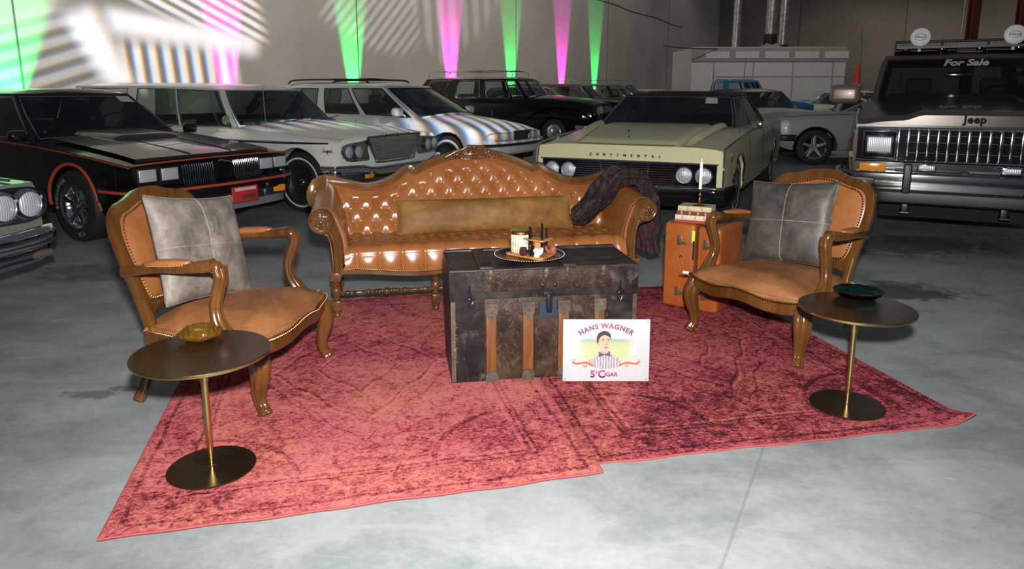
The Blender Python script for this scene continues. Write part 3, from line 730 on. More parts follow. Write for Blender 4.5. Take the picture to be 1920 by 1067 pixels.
# ---------------------------------------------------------------- fur throw over the right arm
def fur_fn(t):
    P = t.coord('Object'); a = t.noise(t.mapping(P, (1, 1, .35)), 26, 6, .7, .8); b = t.noise(P, 120, 4, .7); g = t.noise(P, 6, 3, .5)
    v = t.m('ADD', t.m('MULTIPLY', a, .6), t.m('MULTIPLY', b, .4))
    col = t.ramp(v, [(.36, (.006, .004, .004)), (.50, (.030, .019, .019)), (.62, (.085, .060, .060)), (.75, (.17, .13, .13))])
    col = t.mix(t.m('MULTIPLY', t.ramp(g, [(.55, (0, 0, 0)), (.68, (1, 1, 1))]), .45), col, (.11, .018, .028, 1))
    return {'Base Color': col, 'Normal': t.bump(v, 1.0, .02)}
M['fur'] = mat('dark_brown_fur', (.05, .03, .03), .8, fn=fur_fn, spec=.2)
T = thing('fur_throw', 'dark brown fur throw draped over the right arm of the sofa', 'blanket', SOFA.location, SOFA.rotation_euler.z)
# lengthwise path from the seat over the arm and down outside; widths run front to back
PATH = [(.620, .36, .480), (.69, .34, .510), (.765, .34, .585), (.84, .37, .66), (.905, .37, .735), (.975, .37, .775), (1.04, .36, .768), (1.095, .34, .725), (1.125, .32, .66), (1.138, .29, .57), (1.142, .27, .46), (1.146, .26, .36), (1.148, .25, .27)]
WID = [.20, .28, .36, .40, .40, .38, .36, .34, .31, .27, .23, .21, .20]
pp = spline(PATH, 6); ww = [interp([(i, w) for i, w in enumerate(WID)], k/(len(pp)-1)*(len(WID)-1)) for k in range(len(pp))]
def thr(side):
    def f(u, v):
        k = u*(len(pp)-1); i = min(len(pp)-2, int(k)); p = pp[i].lerp(pp[i+1], k-i)
        tt = (pp[i+1]-pp[i]).normalized(); nn = Vector((-tt.z, 0, tt.x))
        w = ww[i]; s = (v-.5)
        fold = .026*math.sin(v*15+u*4)+.018*math.sin(v*29+u*9+1)+.010*math.sin(u*38+v*6)
        th_ = .026*(1-abs(2*s)**6)
        y = p.y+s*2*w*.5+.012*math.sin(u*11+2); endw = .5*min(1, u*14, (1-u)*20)+.5
        q = p+nn*(fold*(.6+.6*u)+side*th_*endw+.012); return (q.x, p.y+s*w*1.0+.010*math.sin(u*21), q.z)
    return f
m = MB(); m.grid(thr(1), 110, 54); m.grid(thr(-1), 110, 54); 
def randomize(m, a):
    for p in m.v:
        k = math.sin(p.x*211+p.y*157)*math.cos(p.z*193+p.y*91)+.6*math.sin(p.x*431-p.z*377+p.y*205)
        p.x += a*k; p.z += a*k*.7; p.y += a*k*.5
randomize(m, .0022); m.build('fur_cloth', M['fur'], T, smooth=180)
# second hanging fold, shorter, behind
m = MB(); P2 = spline([(1.03, .42, .70), (1.06, .44, .60), (1.055, .45, .50), (1.05, .45, .42), (1.045, .45, .37)], 6)
m.sweep(P2, [(.09*math.cos(a)*(1+.15*math.sin(3*a)), .028*math.sin(a)) for a in [2*PI*k/20 for k in range(20)]], up=(1, 0, 0), scale=[1-.3*abs(k/len(P2)-.4) for k in range(len(P2))])
randomize(m, .004); m.build('fur_fold', M['fur'], T, smooth=180)

# ---------------------------------------------------------------- open armchairs
def make_chair(label, loc, rotz):
    T = thing('armchair', label, 'armchair', loc, rotz, 'tan leather armchairs')
    W = M['wood']
    flute = []
    for k in range(40):
        a = 2*PI*k/40; r = 1-.20*abs(math.cos(2.5*a))**5; flute.append((r*math.cos(a), r*math.sin(a)))
    for sg in (-1, 1):
        pth = spline([(sg*.325, .045, .335), (sg*.338, .020, .295), (sg*.352, -.004, .240), (sg*.350, .0, .175), (sg*.338, .014, .11), (sg*.334, .012, .060), (sg*.342, -.004, .026), (sg*.346, -.012, .008)], 6); n = len(pth)
        rad = [interp([(0, .046), (.15, .048), (.3, .046), (.55, .033), (.75, .026), (.86, .029), (.94, .034), (1, .024)], i/(n-1)) for i in range(n)]
        m = MB(); m.sweep(pth, flute, scale=rad, up=(0, -1, .1), twist=[sg*.78]*n); m.ball((sg*.346, -.014, .030), .020, 10, 6, (1, 1, .8)); m.build('leg', W, T, smooth=60)
        pth = spline([(sg*.245, .545, .36), (sg*.25, .548, .26), (sg*.255, .565, .16), (sg*.262, .590, .08), (sg*.270, .618, .010)], 6); n = len(pth)
        m = MB(); m.sweep(pth, rrect(.05, .05, .016), scale=[1-.25*math.sin(PI*i/n)+.0*i for i in range(n)], up=(0, -1, 0)); m.build('leg', W, T, smooth=60)
    # seat rail, serpentine in plan and elevation
    def plan(t):   # half plan, t 0 centre front .. 1 back
        pts = spline([(0, -.048, 0), (.12, -.040, 0), (.22, -.018, 0), (.30, -.010, 0), (.345, .012, 0), (.362, .06, 0), (.350, .16, 0), (.325, .32, 0), (.285, .46, 0), (.255, .55, 0)], 6)
        k = t*(len(pts)-1); i = min(len(pts)-2, int(k)); return pts[i].lerp(pts[i+1], k-i)
    pl = [plan(1-k/40) for k in range(40)]+[plan(k/40) for k in range(41)]; out = []
    for i, p in enumerate(pl):
        sg = -1 if i < 40 else 1; out.append(Vector((sg*p.x, p.y, 0)))
    def zr(p): return .303+(.012*math.cos(p.x/.30*PI*1.5) if p.y < .03 else .0)
    m = MB(); m.sweep([(p.x, p.y, zr(p)) for p in out], [(-.014, -.028), (-.020, -.010), (-.013, .004), (-.018, .022), (-.012, .030), (.015, .030), (.015, -.028)], up=(0, 0, 1)); m.build('seat_rail', W, T, smooth=40)
    m = MB(); m.tube([(p.x*1.035, p.y-.006, zr(p)-.030) for p in out if p.y < .30], .007, 6); m.build('rail_moulding', W, T)
    # seat pad: dome over the plan outline
    def seat(u, v):
        y = lerp(-.045, .545, v)
        # half width at this y
        best = .30
        for k in range(60):
            a = plan(.3+.7*k/60)
            if a.y >= y: best = a.x; break
        if y < .02:
            cand_ = [plan(k/60) for k in range(30)]; xs = [p.x for p in cand_ if p.y <= y+1e-3]; best = max([p.x for p in [plan(j/120) for j in range(70)] if p.y <= y+.002] or [.02])
        x = lerp(-best, best, u)*1.005
        d = min(best-abs(x), .20)/.20; e = min(1, (y+.046)/.12, (.56-y)/.12)
        e = max(0, e); f = (max(0, min(1, d*1.3)))**.45*e**.45
        z = .335+.085*f*(1-.25*(x/.36)**2)+.0
        return (x, y, z)
    m = MB(); m.grid(seat, 44, 48)
    for sgn in (0,):
        m.sweep([(p.x*1.0, p.y, .333) for p in out], [(-.013, -.014), (-.018, .0), (-.012, .012), (.01, .012), (.01, -.014)], up=(0, 0, 1))
    m.build('seat', M['tan_seat'], T, smooth=180)
    m = MB(); nails(m, [(p.x*(1+.055*min(1, abs(p.x)/.3)), p.y-(.021 if p.y < .03 else 0), zr(p)+.026) for p in out], .0048, .0125); m.build('nail_trim', M['nail'], T)
    # back frame (leaning), local plane coordinates (x, h) -> y, z
    def bk(x, h, d=0): 
        return (x, .560+(h-.36)*.24+d+.055*(1-(x/.31)**2)*.6-.03, h)
    OUT = [(.0, .893), (.06, .889), (.12, .872), (.18, .858), (.235, .848), (.278, .818), (.298, .765), (.300, .70), (.288, .62), (.272, .54), (.255, .47), (.228, .435), (.16, .424), (.08, .418), (0, .415)]
    half = OUT; full = [(-x, z) for x, z in half[::-1][1:-1]]
    loop = half+full[:]
    loop = half+[(-x, z) for x, z in half[-2:0:-1]]
    L3 = spline([bk(x, z) for x, z in loop], 5, closed=True)
    m = MB(); m.sweep(L3, [(-.022, -.020), (-.026, -.006), (-.016, .004), (-.006, -.003), (.006, .010), (.020, .014), (.027, .002), (.026, -.022), (.0, -.028)], up=(0, 1, -.24), closed=True); m.build('back_frame', W, T, smooth=50)
    for sg in (-1, 1):
        m = MB(); pth = spline([bk(sg*.252, .30), bk(sg*.252, .36), bk(sg*.256, .42), bk(sg*.262, .50), bk(sg*.275, .58)], 5); m.sweep(pth, rrect(.046, .05, .014), up=(0, -1, 0)); m.build('back_post', W, T, smooth=60)
    m = MB(); m.sweep([bk(x, .40+.02*math.cos(x*7)) for x in [-.24+.04*i for i in range(13)]], rrect(.03, .03, .01), up=(0, -1, 0)); m.build('lower_rail', W, T, smooth=60)
    Lp = spline([Vector(bk(x*.93, .655+(z-.655)*.935)) for x, z in loop], 5, closed=True); cx = Vector(bk(0, .655)); N = len(Lp)
    def pad(u, v, s=1):
        e = Lp[int(round(u*N)) % N]; q = cx.lerp(e, v); f = (1-v**3.2)**.5; return Vector((q.x, q.y-s*(.030*f+.006)+.0, q.z))
    m = MB(); m.grid(lambda u, v: pad(u, v), N, 16, closeu=True); m.grid(lambda u, v: pad(u, v, -1.2), N, 16, closeu=True); m.build('back_pad', M['tan_chair'], T, smooth=180)
    m = MB(); nails(m, [p+Vector((0, -.024, 0)) for p in [cx.lerp(q, .945) for q in Lp]]+[cx.lerp(Lp[0], .945)+Vector((0, -.024, 0))], .0052, .0145); m.build('nail_trim', M['nail'], T)
    # arms
    for sg in (-1, 1):
        a = spline([bk(sg*.290, .600, .005), (sg*.325, .50, .618), (sg*.352, .40, .634), (sg*.360, .30, .640), (sg*.356, .22, .648), (sg*.352, .165, .656)], 6); n = len(a)
        m = MB(); m.sweep(a, rrect(.050, .040, .013), up=(0, 0, 1), scale=[1.25-.35*math.sin(PI*min(1, i/n*1.2)) for i in range(n)])
        m.ball((sg*.352, .155, .645), .032, 12, 8, (.85, .9, .95)); m.build('armrest', W, T, smooth=60)
        b = spline([(sg*.352, .142, .648), (sg*.350, .138, .605), (sg*.345, .160, .545), (sg*.343, .175, .480), (sg*.350, .165, .420), (sg*.356, .135, .365), (sg*.352, .10, .315)], 6); n = len(b)
        m = MB(); m.sweep(b, flute, scale=[interp([(0, .034), (.2, .029), (.5, .027), (.8, .034), (1, .044)], i/(n-1)) for i in range(n)], up=(1, 0, 0)); m.build('arm_support', W, T, smooth=60)
        m = MB(); pd_ = [p for p in a[7:22]]; n = len(pd_)
        m.sweep([p+Vector((0, 0, .020)) for p in pd_], rrect(.052, .036, .016, 5), up=(0, 0, 1), scale=[max(.35, math.sin(PI*(i+.5)/n)**.35) for i in range(n)]); m.build('arm_pad', M['tan_chair'], T, smooth=80)
        for s2 in (-1, 1):
            m = MB(); nails(m, [p+Vector((s2*.026*math.sin(PI*(i+.5)/n)**.35, 0, .014)) for i, p in enumerate(pd_)], .004, .011); m.build('nail_trim', M['nail'], T)
    return T
CH_L = make_chair('tan leather armchair with walnut frame at the left, pale grey cushion on it', (-1.005, 3.14, .014), math.radians(82.5))
CH_R = make_chair('tan leather armchair with walnut frame at the right, charcoal cushion on it', (1.225, 3.625, .010), math.radians(-55))
m = MB(); m.box((-.375, -.030, .345), (.034, .002, .014), (0, 0, .5)); m.build('paper_tag', M['white'], CH_R, smooth=0)
pillow('throw_cushion', 'pale grey patchwork leather cushion on the left armchair', 'cushion', .53, .485, .13, M['greyhide'], loc=loc_m(CH_L, (-.035, .405, .655), (-.30, math.radians(8), math.radians(-13))), group='patchwork cushions')
pillow('throw_cushion', 'charcoal grey patchwork leather cushion on the right armchair', 'cushion', .515, .465, .13, M['greyhide2'], loc=loc_m(CH_R, (-.035, .400, .640), (-.28, math.radians(-5), math.radians(3))), group='patchwork cushions')

# ---------------------------------------------------------------- round brass side tables and ashtrays
def side_table(label, x, y, top, rk, kn):
    T = thing('side_table', label, 'side table', (x, y, .018), rk, 'round brass side tables')
    H = .445
    m = MB(); m.lathe([(.0001, 0), (.151, 0), (.153, .002), (.153, .005), (.151, .0065), (.0001, .0065)], seg=72); m.build('base', M['brass_top'], T)
    m = MB(); m.lathe([(.016, .006), (.016, .010), (.0115, .012), (.0115, .36)], seg=20); m.build('pole', M['brass'], T)
    m = MB(); m.lathe([(.0145, .335), (.0145, .415), (.0105, .418), (.0105, H-.012)], seg=20); m.build('collar', M['brass'], T)
    m = MB(); 
    if kn: m.lathe([(.005, .0), (.005, .02), (.009, .022), (.009, .055), (.007, .058)], (0, 0, 0), 14, 'X'); m.v = [p+Vector((0, 0, .385)) for p in m.v]
    else: m.tube([(0, 0, .385), (.02, 0, .388), (.032, 0, .397), (.055, 0, .399)], .0035, 8)
    m.build('clamp_knob', M['brass'], T)
    m = MB(); r = top; m.lathe([(.0001, H-.012), (r-.006, H-.012), (r-.001, H-.009), (r, H-.005)], seg=96); m.lathe([(r, H-.005), (r, H+.0), (r-.0015, H+.002)], seg=96, caps=False); m.build('table_edge', M['brass'], T)
    m = MB(); m.lathe([(r-.0015, H+.0022), (r-.004, H+.0022), (.0001, H+.0022)], seg=96, caps=False); m.build('table_top', M['brass_top'], T)
    return T, H+.0205
TL, hL = side_table('round brass pedestal table at the left, amber glass ashtray on it', -1.094, 2.377, .232, math.radians(-55), 1)
TR, hR = side_table('round brass pedestal table at the right, green glass ashtray on it', 1.463, 2.902, .232, math.radians(-5), 0)
def gl(name, c, rough=.03, tw=1.):
    m_ = mat(name, c, rough); b = m_.node_tree.nodes['Principled BSDF']; b.inputs['Transmission Weight'].default_value = tw; b.inputs['IOR'].default_value = 1.5; return m_
M['amber_glass'] = gl('amber_pressed_glass', (1, .60, .09), .04, .96); M['green_glass'] = gl('bottle_green_glass', (.03, .36, .26), .03, 1.)
def flut(n, k): return lambda a, r, z: 1+(k*math.cos(n*a) if r > .03 else 0)
T = thing('ashtray', 'amber pressed-glass ashtray on the left brass table', 'ashtray', (-1.153, 2.51, hL), .3)
m = MB(); m.lathe([(.0001, 0), (.040, 0), (.045, .003), (.060, .010), (.078, .020), (.080, .024), (.074, .025), (.058, .018), (.054, .022), (.056, .042), (.052, .045), (.046, .040), (.040, .016), (.0001, .012)], seg=72, fn=flut(12, .05)); m.build('ashtray_glass', M['amber_glass'], T, smooth=60)
T = thing('ashtray', 'wide dark green glass ashtray on the right brass table', 'ashtray', (1.535, 3.045, hR), .3)
m = MB(); m.lathe([(.0001, 0), (.060, 0), (.070, .004), (.092, .016), (.103, .030), (.101, .034), (.096, .032), (.083, .018), (.066, .010), (.0001, .008)], seg=80, fn=flut(8, .025)); m.build('ashtray_glass', M['green_glass'], T, smooth=60)
m = MB(); m.tube([((.1005+.002*math.cos(8*a))*math.cos(a), (.1005+.002*math.cos(8*a))*math.sin(a), .0335+.0015*math.cos(16*a)) for a in [2*PI*k/120 for k in range(120)]], .0016, 5, closed=True); m.build('rim', M['green_glass'], T)

# ---------------------------------------------------------------- steamer trunk
TR_ = thing('steamer_trunk', 'large old black and brown steamer trunk with wooden slats, standing on the rugs', 'trunk', (-.28, 3.14, .020), math.radians(9.3))
TW, TD, TH, TZ = .885, .40, .537, .402
def f_croc(t):
    P = t.coord('Object'); v = t.node('ShaderNodeTexVoronoi', feature='DISTANCE_TO_EDGE'); t.inp(v.inputs['Vector'], t.mapping(P, (72, 30, 34))); v.inputs['Scale'].default_value = 1.5; v.inputs['Randomness'].default_value = .75
    a = t.noise(P, 7, 6, .65, .5); w = t.ramp(t.noise(P, 16, 6, .75, .4), [(.53, (0, 0, 0)), (.66, (1, 1, 1))])
    k = t.ramp(v.outputs['Distance'], [(.02, (0, 0, 0)), (.12, (1, 1, 1))])
    col = t.ramp(a, [(.34, (.013, .007, .005)), (.5, (.031, .018, .012)), (.66, (.068, .042, .026))]); col = t.mix(t.m('MULTIPLY', t.m('SUBTRACT', 1, k), .42), col, (.014, .009, .008, 1)); col = t.mix(t.m('MULTIPLY', w, .30), col, (.20, .14, .085, 1))
    return {'Base Color': col, 'Normal': t.bump(k, .25, .003), 'Roughness': .42}
def f_tin(t):
    P = t.coord('Object'); a = t.noise(P, 6, 7, .65, .8); w = t.ramp(t.noise(P, 11, 6, .7), [(.56, (0, 0, 0)), (.72, (1, 1, 1))])
    col = t.ramp(a, [(.34, (.006, .005, .006)), (.5, (.014, .011, .011)), (.66, (.034, .026, .023))]); col = t.mix(t.m('MULTIPLY', w, .6), col, (.13, .095, .075, 1)); return {'Base Color': col, 'Roughness': t.ramp(a, [(.3, (.30, .30, .30)), (.7, (.55, .55, .55))]), 'Normal': t.bump(a, .2, .004)}
def f_lid(t):
    P = t.coord('Object'); a = t.noise(t.mapping(P, (1, 3, 1)), 5, 7, .7, .9); w = t.ramp(t.noise(P, 9, 6, .7), [(.54, (0, 0, 0)), (.70, (1, 1, 1))])
    col = t.ramp(a, [(.34, (.010, .009, .009)), (.5, (.026, .021, .020)), (.66, (.055, .042, .032))]); col = t.mix(t.m('MULTIPLY', w, .5), col, (.11, .075, .045, 1)); return {'Base Color': col, 'Roughness': t.ramp(a, [(.3, (.26, .26, .26)), (.7, (.5, .5, .5))])}
M['croc'] = mat('embossed_brown_tin', (.08, .05, .04), .5, fn=f_croc, spec=.18); M['tin'] = mat('blackened_tin', (.03, .03, .03), .4, fn=f_tin, spec=.22); M['lidtin'] = mat('scuffed_black_tin', (.03, .03, .03), .4, fn=f_lid, spec=.28)
M['slat'] = mat('golden_brown_slat', (.32, .14, .04), .42, fn=f_wood((.145, .052, .012), (.06, .020, .006), (.21, .085, .024), 10, (3, 1, .25), .42))
M['strapleather'] = mat('old_brown_strap', (.06, .045, .035), .6, fn=f_leather((.065, .045, .033), (.025, .018, .014), (.12, .09, .06), 12)); M['iron'] = mat('dark_iron', (.035, .035, .042), .35, .8)
m = MB(); m.rbox((TW/2, TD/2, TZ/2), (TW, TD, TZ), .006); m.build('trunk_body', M['croc'], TR_, smooth=40)
m = MB(); m.rbox((TW/2, TD/2, TZ+(TH-TZ)/2+.001), (TW+.008, TD+.008, TH-TZ-.002), .008); m.build('lid', M['croc'], TR_, smooth=40)
m = MB(); m.box((TW/2, TD/2, TH+.0015), (TW-.01, TD-.01, .004)); m.build('lid_top', M['lidtin'], TR_, smooth=0)
for x0, x1 in ((-.003, .155), (TW-.135, TW+.003)):
    m = MB(); m.box(((x0+x1)/2, -.0015, TZ/2-.002), (x1-x0, .004, TZ-.004)); m.box(((x0+x1)/2, -.0055, TZ+(TH-TZ)/2), (x1-x0, .004, TH-TZ)); m.build('corner_sheet', M['tin'], TR_, smooth=0)
for sx in (-.0015, TW+.0015):
    m = MB(); m.box((sx, TD/2, TZ/2), (.004, TD, TZ-.006)); m.box((sx*1.0+(-.004 if sx < 0 else .004), TD/2, TZ+(TH-TZ)/2), (.004, TD+.006, TH-TZ)); m.build('side_sheet', M['tin'], TR_, smooth=0)
m = MB(); m.box((TW/2, -.008, TZ+.018), (TW+.012, .006, .034)); m.build('lid_band', M['tin'], TR_, smooth=0)
m = MB(); m.tube([(-.004, -.006, TH), (TW+.004, -.006, TH), (TW+.004, TD+.004, TH), (-.004, TD+.004, TH)], .005, 8, closed=True); m.build('lid_binding', M['lidtin'], TR_)
for sx in (.008, TW-.008):
    m = MB(); m.box((sx, -.004, .2), (.02, .008, .39)); m.build('edge_binding', M['strapleather'], TR_, smooth=0)
for x in (.184, .358, .528, .702):
    m = MB(); m.rbox((x, -.011, .19), (.050, .018, .365), .004)
    m.build('wood_slat', M['slat'], TR_, smooth=40)
    m = MB()
    m.prism([(x-.029, .385), (x+.029, .385), (x+.029, .335), (x+.016, .318), (x, .295), (x-.016, .318), (x-.029, .335)], .006, 'Y', (0, -.026, 0))
    for (a, b) in ((-.018, .368), (.018, .368), (0, .345), (0, .32)): m.ball((x+a, -.028, b), .005, 8, 5)
    m.build('slat_bracket', M['strapleather'], TR_, smooth=40); m = MB()
    m.prism([(x-.029, .0), (x+.029, .0), (x+.029, .035), (x+.02, .052), (x-.02, .052), (x-.029, .035)], .006, 'Y', (0, -.026, 0))
    for (a, b) in ((-.016, .015), (.016, .015)): m.ball((x+a, -.028, b), .005, 8, 5)
    m.build('slat_bracket', M['strapleather'], TR_, smooth=40)
for (x, y0) in ((.165, 0), (.56, 0)):
    m = MB(); m.rbox((x, TD/2, TH+.009), (.062, TD+.004, .014), .005); m.build('lid_slat', M['lidtin'], TR_, smooth=40)
m = MB(); m.rbox((TW/2, TD-.018, TH+.010), (TW, .030, .014), .005); m.build('lid_slat', M['lidtin'], TR_, smooth=40)
for x in (.185, .545, .72, .445):
    m = MB(); s = 1; m.ball((x, -.012, TH-.012), .012, 10, 6, (1, .5, 1.6)); m.ball((x-.004, -.013, TH-.035), .008, 8, 5, (1, .5, 1)); m.build('lid_clamp', M['strapleather'], TR_)
m = MB(); m.prism([(.41, .30), (.505, .30), (.500, .382), (.415, .382)], .006, 'Y', (0, -.008, 0)); m.build('lock_plate', mat('blued_steel_plate', (.09, .13, .17), .25, .9), TR_, smooth=0)
m = MB(); m.rbox((.458, -.018, .372), (.026, .012, .090), .003); m.prism([(.430, .425), (.486, .425), (.458, .448)], .01, 'Y', (0, -.018, 0)); m.rbox((.458, -.015, .418), (.056, .010, .016), .003); m.build('hasp', M['iron'], TR_, smooth=40)
for x in (.428, .487):
    m = MB(); m.ball((x, -.014, .458), .009, 8, 6, (1, .6, 1.3)); m.build('lid_stud', M['iron'], TR_)
for x in (.085, .800):
    m = MB(); m.tube([(x, -.014, .455), (x-.004, -.018, .43), (x-.022, -.016, .402), (x-.012, -.016, .388), (x, -.018, .365), (x+.012, -.016, .388), (x+.022, -.016, .402), (x+.004, -.018, .43)], .0035, 7, closed=True)
    m.ball((x, -.014, .405), .010, 8, 6, (1.2, .6, 1)); m.tube([(x, -.016, .47), (x, -.02, .42)], .004, 6); m.build('draw_catch', M['iron'], TR_)
m = MB()
for k in range(9): scroll(m, (.014+.006*(k % 2), .11+.022*k), .010, .8, 1 if k % 2 else -1, k, .0018, -.008, 12)
m.build('embossed_scroll', mat('worn_gilt', (.22, .14, .08), .5, .6), TR_)

# ---------------------------------------------------------------- tray, jar, pipe rack and pipes
zt = .020+TH+.0195
TRAY = thing('serving_tray', 'round tarnished silver tray on top of the trunk', 'tray', (.085, 3.375, zt), 0)
m = MB(); m.lathe([(.0001, 0), (.125, 0), (.135, .004), (.150, .008), (.168, .010), (.172, .013), (.168, .0135), (.150, .0115), (.134, .0075), (.124, .0035), (.0001, .003)], seg=96); m.build('tray_dish', M['steel'], TRAY)
m = MB()
for k in range(90): a = 2*PI*k/90; m.ball((.170*math.cos(a), .170*math.sin(a), .0125), .0032, 6, 4)
m.build('beaded_rim', mat('dull_silver_beads', (.22, .20, .19), .5, .9), TRAY)
RK = Vector((.105, 3.345, zt+.004))
T = thing('pipe_rack', 'small wooden pipe stand with two tiers on the silver tray', 'pipe stand', RK, math.radians(0))
tri = [(-.135, .050), (-.10, .062), (.085, .040), (.102, .022), (.040, -.082), (.018, -.088), (-.125, .030)]
M['oak'] = mat('honey_oak', (.42, .19, .05), .35, fn=f_wood((.40, .17, .042), (.22, .08, .02), (.55, .28, .09), 12, (1, 3, 1), .3))
m = MB(); m.prism(tri, .012); m.build('rack_base', M['oak'], T, smooth=30, bevel=.002)
tri2 = [(-.045, .028), (.085, .030), (.095, .018), (.045, -.058), (.028, -.062), (-.052, .008)]
m = MB(); m.prism(tri2, .008, c=(0, 0, .082)); m.build('rack_shelf', M['oak'], T, smooth=30, bevel=.0015)
m = MB(); m.rbox((.018, .0, .047), (.032, .022, .072), .003); m.build('rack_column', M['oak'], T, smooth=40)
# jar on the stand base
T = thing('tobacco_jar', 'ribbed pale glass tobacco jar with a brass lid on the pipe stand', 'jar', (RK.x-.062, RK.y+.058, zt+.0165), 0)
m = MB(); m.lathe([(.0001, 0), (.044, 0), (.047, .004), (.047, .085), (.044, .090)], seg=96, fn=lambda a, r, z: 1+.028*math.cos(24*a)); m.build('jar_body', mat('ribbed_milky_glass', (.52, .52, .40), .12, coat=.6, fn=lambda t: {'Base Color': t.ramp(t.noise(t.coord('Object'), 30, 3), [(.4, (.40, .40, .29)), (.6, (.62, .62, .50))])}), T)
m = MB(); m.lathe([(.045, .088), (.050, .090), (.051, .104), (.048, .108), (.0001, .109)], seg=64); m.build('jar_lid', M['gold'], T)
def pipe(label, x, y, z, rot, bowlc, stemc, ferr, tilt=0., sc_=1., bend=.0):
    T = thing('tobacco_pipe', label, 'pipe', (x, y, z), group='pipes on the stand', rot=(tilt, 0, rot)); T.scale = (sc_,)*3
    m = MB(); m.lathe([(.0001, .002), (.010, .0), (.017, .008), (.019, .022), (.0165, .038), (.0135, .040), (.010, .034), (.009, .014), (.0001, .012)], (.030, 0, -.004), 22)
    m.tube(spline([(.024, 0, .010), (.010, 0, .012), (0, 0, .022), (-.002, 0, .042)]), 1, 10, scale=[.0085-.001*k/24 for k in range(25)]); m.build('bowl', bowlc, T)
    m = MB(); m.tube([(-.002, 0, .040), (-.002, 0, .047)], .0085, 12); m.build('ferrule', ferr, T)
    m = MB(); q = spline([(-.002, 0, .046), (-.002, 0, .070), (-.002+bend*.3, 0, .100), (-.002+bend, 0, .128)]); m.tube(q, 1, 8, scale=[(.0075-.0028*k/len(q), .0075-.0038*k/len(q)) for k in range(len(q))]); m.build('stem', stemc, T)
    return T
briar = mat('dark_plum_briar', (.05, .018, .022), .12, coat=.8); briar2 = mat('red_brown_briar', (.26, .075, .04), .25, coat=.5); meer = mat('white_meerschaum', (.82, .80, .76), .3)
fb = zt+.018
pipe('dark plum briar pipe with big round bowl in front of the jar', RK.x-.022, RK.y-.012, fb, math.radians(200), briar, M['blackgloss'], M['chrome'], sc_=1.02)
pipe('white pipe with black stem at the front corner of the stand', RK.x+.036, RK.y-.040, fb, math.radians(215), meer, M['blackgloss'], M['chrome'], sc_=.98)
pipe('smooth red-brown briar pipe at the right of the stand', RK.x+.062, RK.y-.004, fb, math.radians(5), briar2, M['blackgloss'], M['chrome'])
pipe('black pipe at the back left of the stand, its stem above the shelf', RK.x-.012, RK.y+.026, fb, math.radians(120), M['blackgloss'], M['blackgloss'], M['chrome'], bend=.012)
pipe('tallest black-stemmed pipe in the middle of the stand', RK.x+.040, RK.y+.022, fb+.001, math.radians(90), briar, M['blackgloss'], M['chrome'], sc_=1.13)
pipe('black pipe lying on its side in front of the plum pipe', RK.x+.006, RK.y-.052, fb+.014, math.radians(250), M['blackgloss'], M['blackgloss'], M['chrome'], tilt=1.35, sc_=.62)

# ---------------------------------------------------------------- tin cigar sign
SG = thing('tin_sign', 'white tin cigar sign with a portrait, leaning against the trunk', 'sign', (.442, 3.158, .0205), 0, rot=(math.radians(-3.5), 0, 0))
m = MB(); m.rbox((0, 0, .150), (.406, .003, .300), .0012); m.build('sign_plate', mat('white_printed_tin', (.42, .43, .44), .35), SG, smooth=30)
def flat(name, pts, color, y, th=.0006, rough=.5, fn=None):
    m = MB(); m.prism(pts, th, 'Y', (0, y-th, 0)); return m.build(name, mat('printed_'+name, tuple(c_*.62 for c_ in color), rough, fn=fn), SG, smooth=0)
def ell(cx, cz, a, b, n=40, a0=0, a1=2*PI, p=1): return [(cx+a*math.copysign(abs(math.cos(t))**p, math.cos(t)), cz+b*math.copysign(abs(math.sin(t))**p, math.sin(t))) for t in [a0+(a1-a0)*k/n for k in range(n)]]
y0 = -.0016
def f_sky(t):
    P = t.coord('Object'); x, y, z = t.sep(P); a = t.noise(P, 30, 5, .6)
    fx = t.m('ABSOLUTE', x); k = t.m('SUBTRACT', 1, t.m('MULTIPLY', t.m('SUBTRACT', fx, .095), 22)); kk = t.m('MINIMUM', 1, t.m('MAXIMUM', 0, t.m('ADD', k, t.m('MULTIPLY', t.m('SUBTRACT', a, .5), 1.0))))
    kz = t.m('MINIMUM', 1, t.m('MAXIMUM', 0, t.m('MULTIPLY', t.m('ADD', z, -.075), 26))); kt = t.m('MINIMUM', 1, t.m('MAXIMUM', 0, t.m('MULTIPLY', t.m('SUBTRACT', .258, z), 16)))
    col = t.ramp(t.m('ADD', z, t.m('MULTIPLY', t.m('SUBTRACT', a, .5), .02)), [(.105, (.37, .42, .22)), (.185, (.36, .39, .19)), (.200, (.22, .28, .24)), (.210, (.30, .42, .50)), (.25, (.38, .46, .52))])
    return {'Base Color': t.mix(t.m('MULTIPLY', kk, t.m('MULTIPLY', kz, kt)), (.42, .43, .44, 1), col)}
flat('landscape', ell(0, .175, .142, .092, 48, p=.6), (.6, .7, .5), y0, fn=f_sky)
hx, hz = -.002, .178
flat('shirt', [(-.105, .082), (-.088, .100), (-.060, .114), (-.036, .126), (-.028, .138), (.022, .136), (.040, .122), (.062, .112), (.072, .092), (.076, .082), (.055, .070), (.02, .062), (-.02, .060), (-.06, .068)], (.62, .60, .60), y0-.0006, fn=lambda t: {'Base Color': t.ramp(t.m('SINE', t.m('MULTIPLY', t.m('ADD', t.sep(t.coord('Object'))[0], t.m('MULTIPLY', t.noise(t.coord('Object'), 30), .02)), 480)), [(.1, (.24, .22, .25)), (.6, (.43, .42, .43))])})
flat('collar', [(-.036, .146), (-.034, .118), (-.010, .128), (.006, .124), (.022, .120), (.016, .148), (.0, .138), (-.02, .136)], (.10, .09, .16), y0-.0012)
flat('neck', [(-.030, .172), (-.026, .140), (-.006, .132), (.010, .140), (.014, .172)], (.62, .40, .30), y0-.0014)
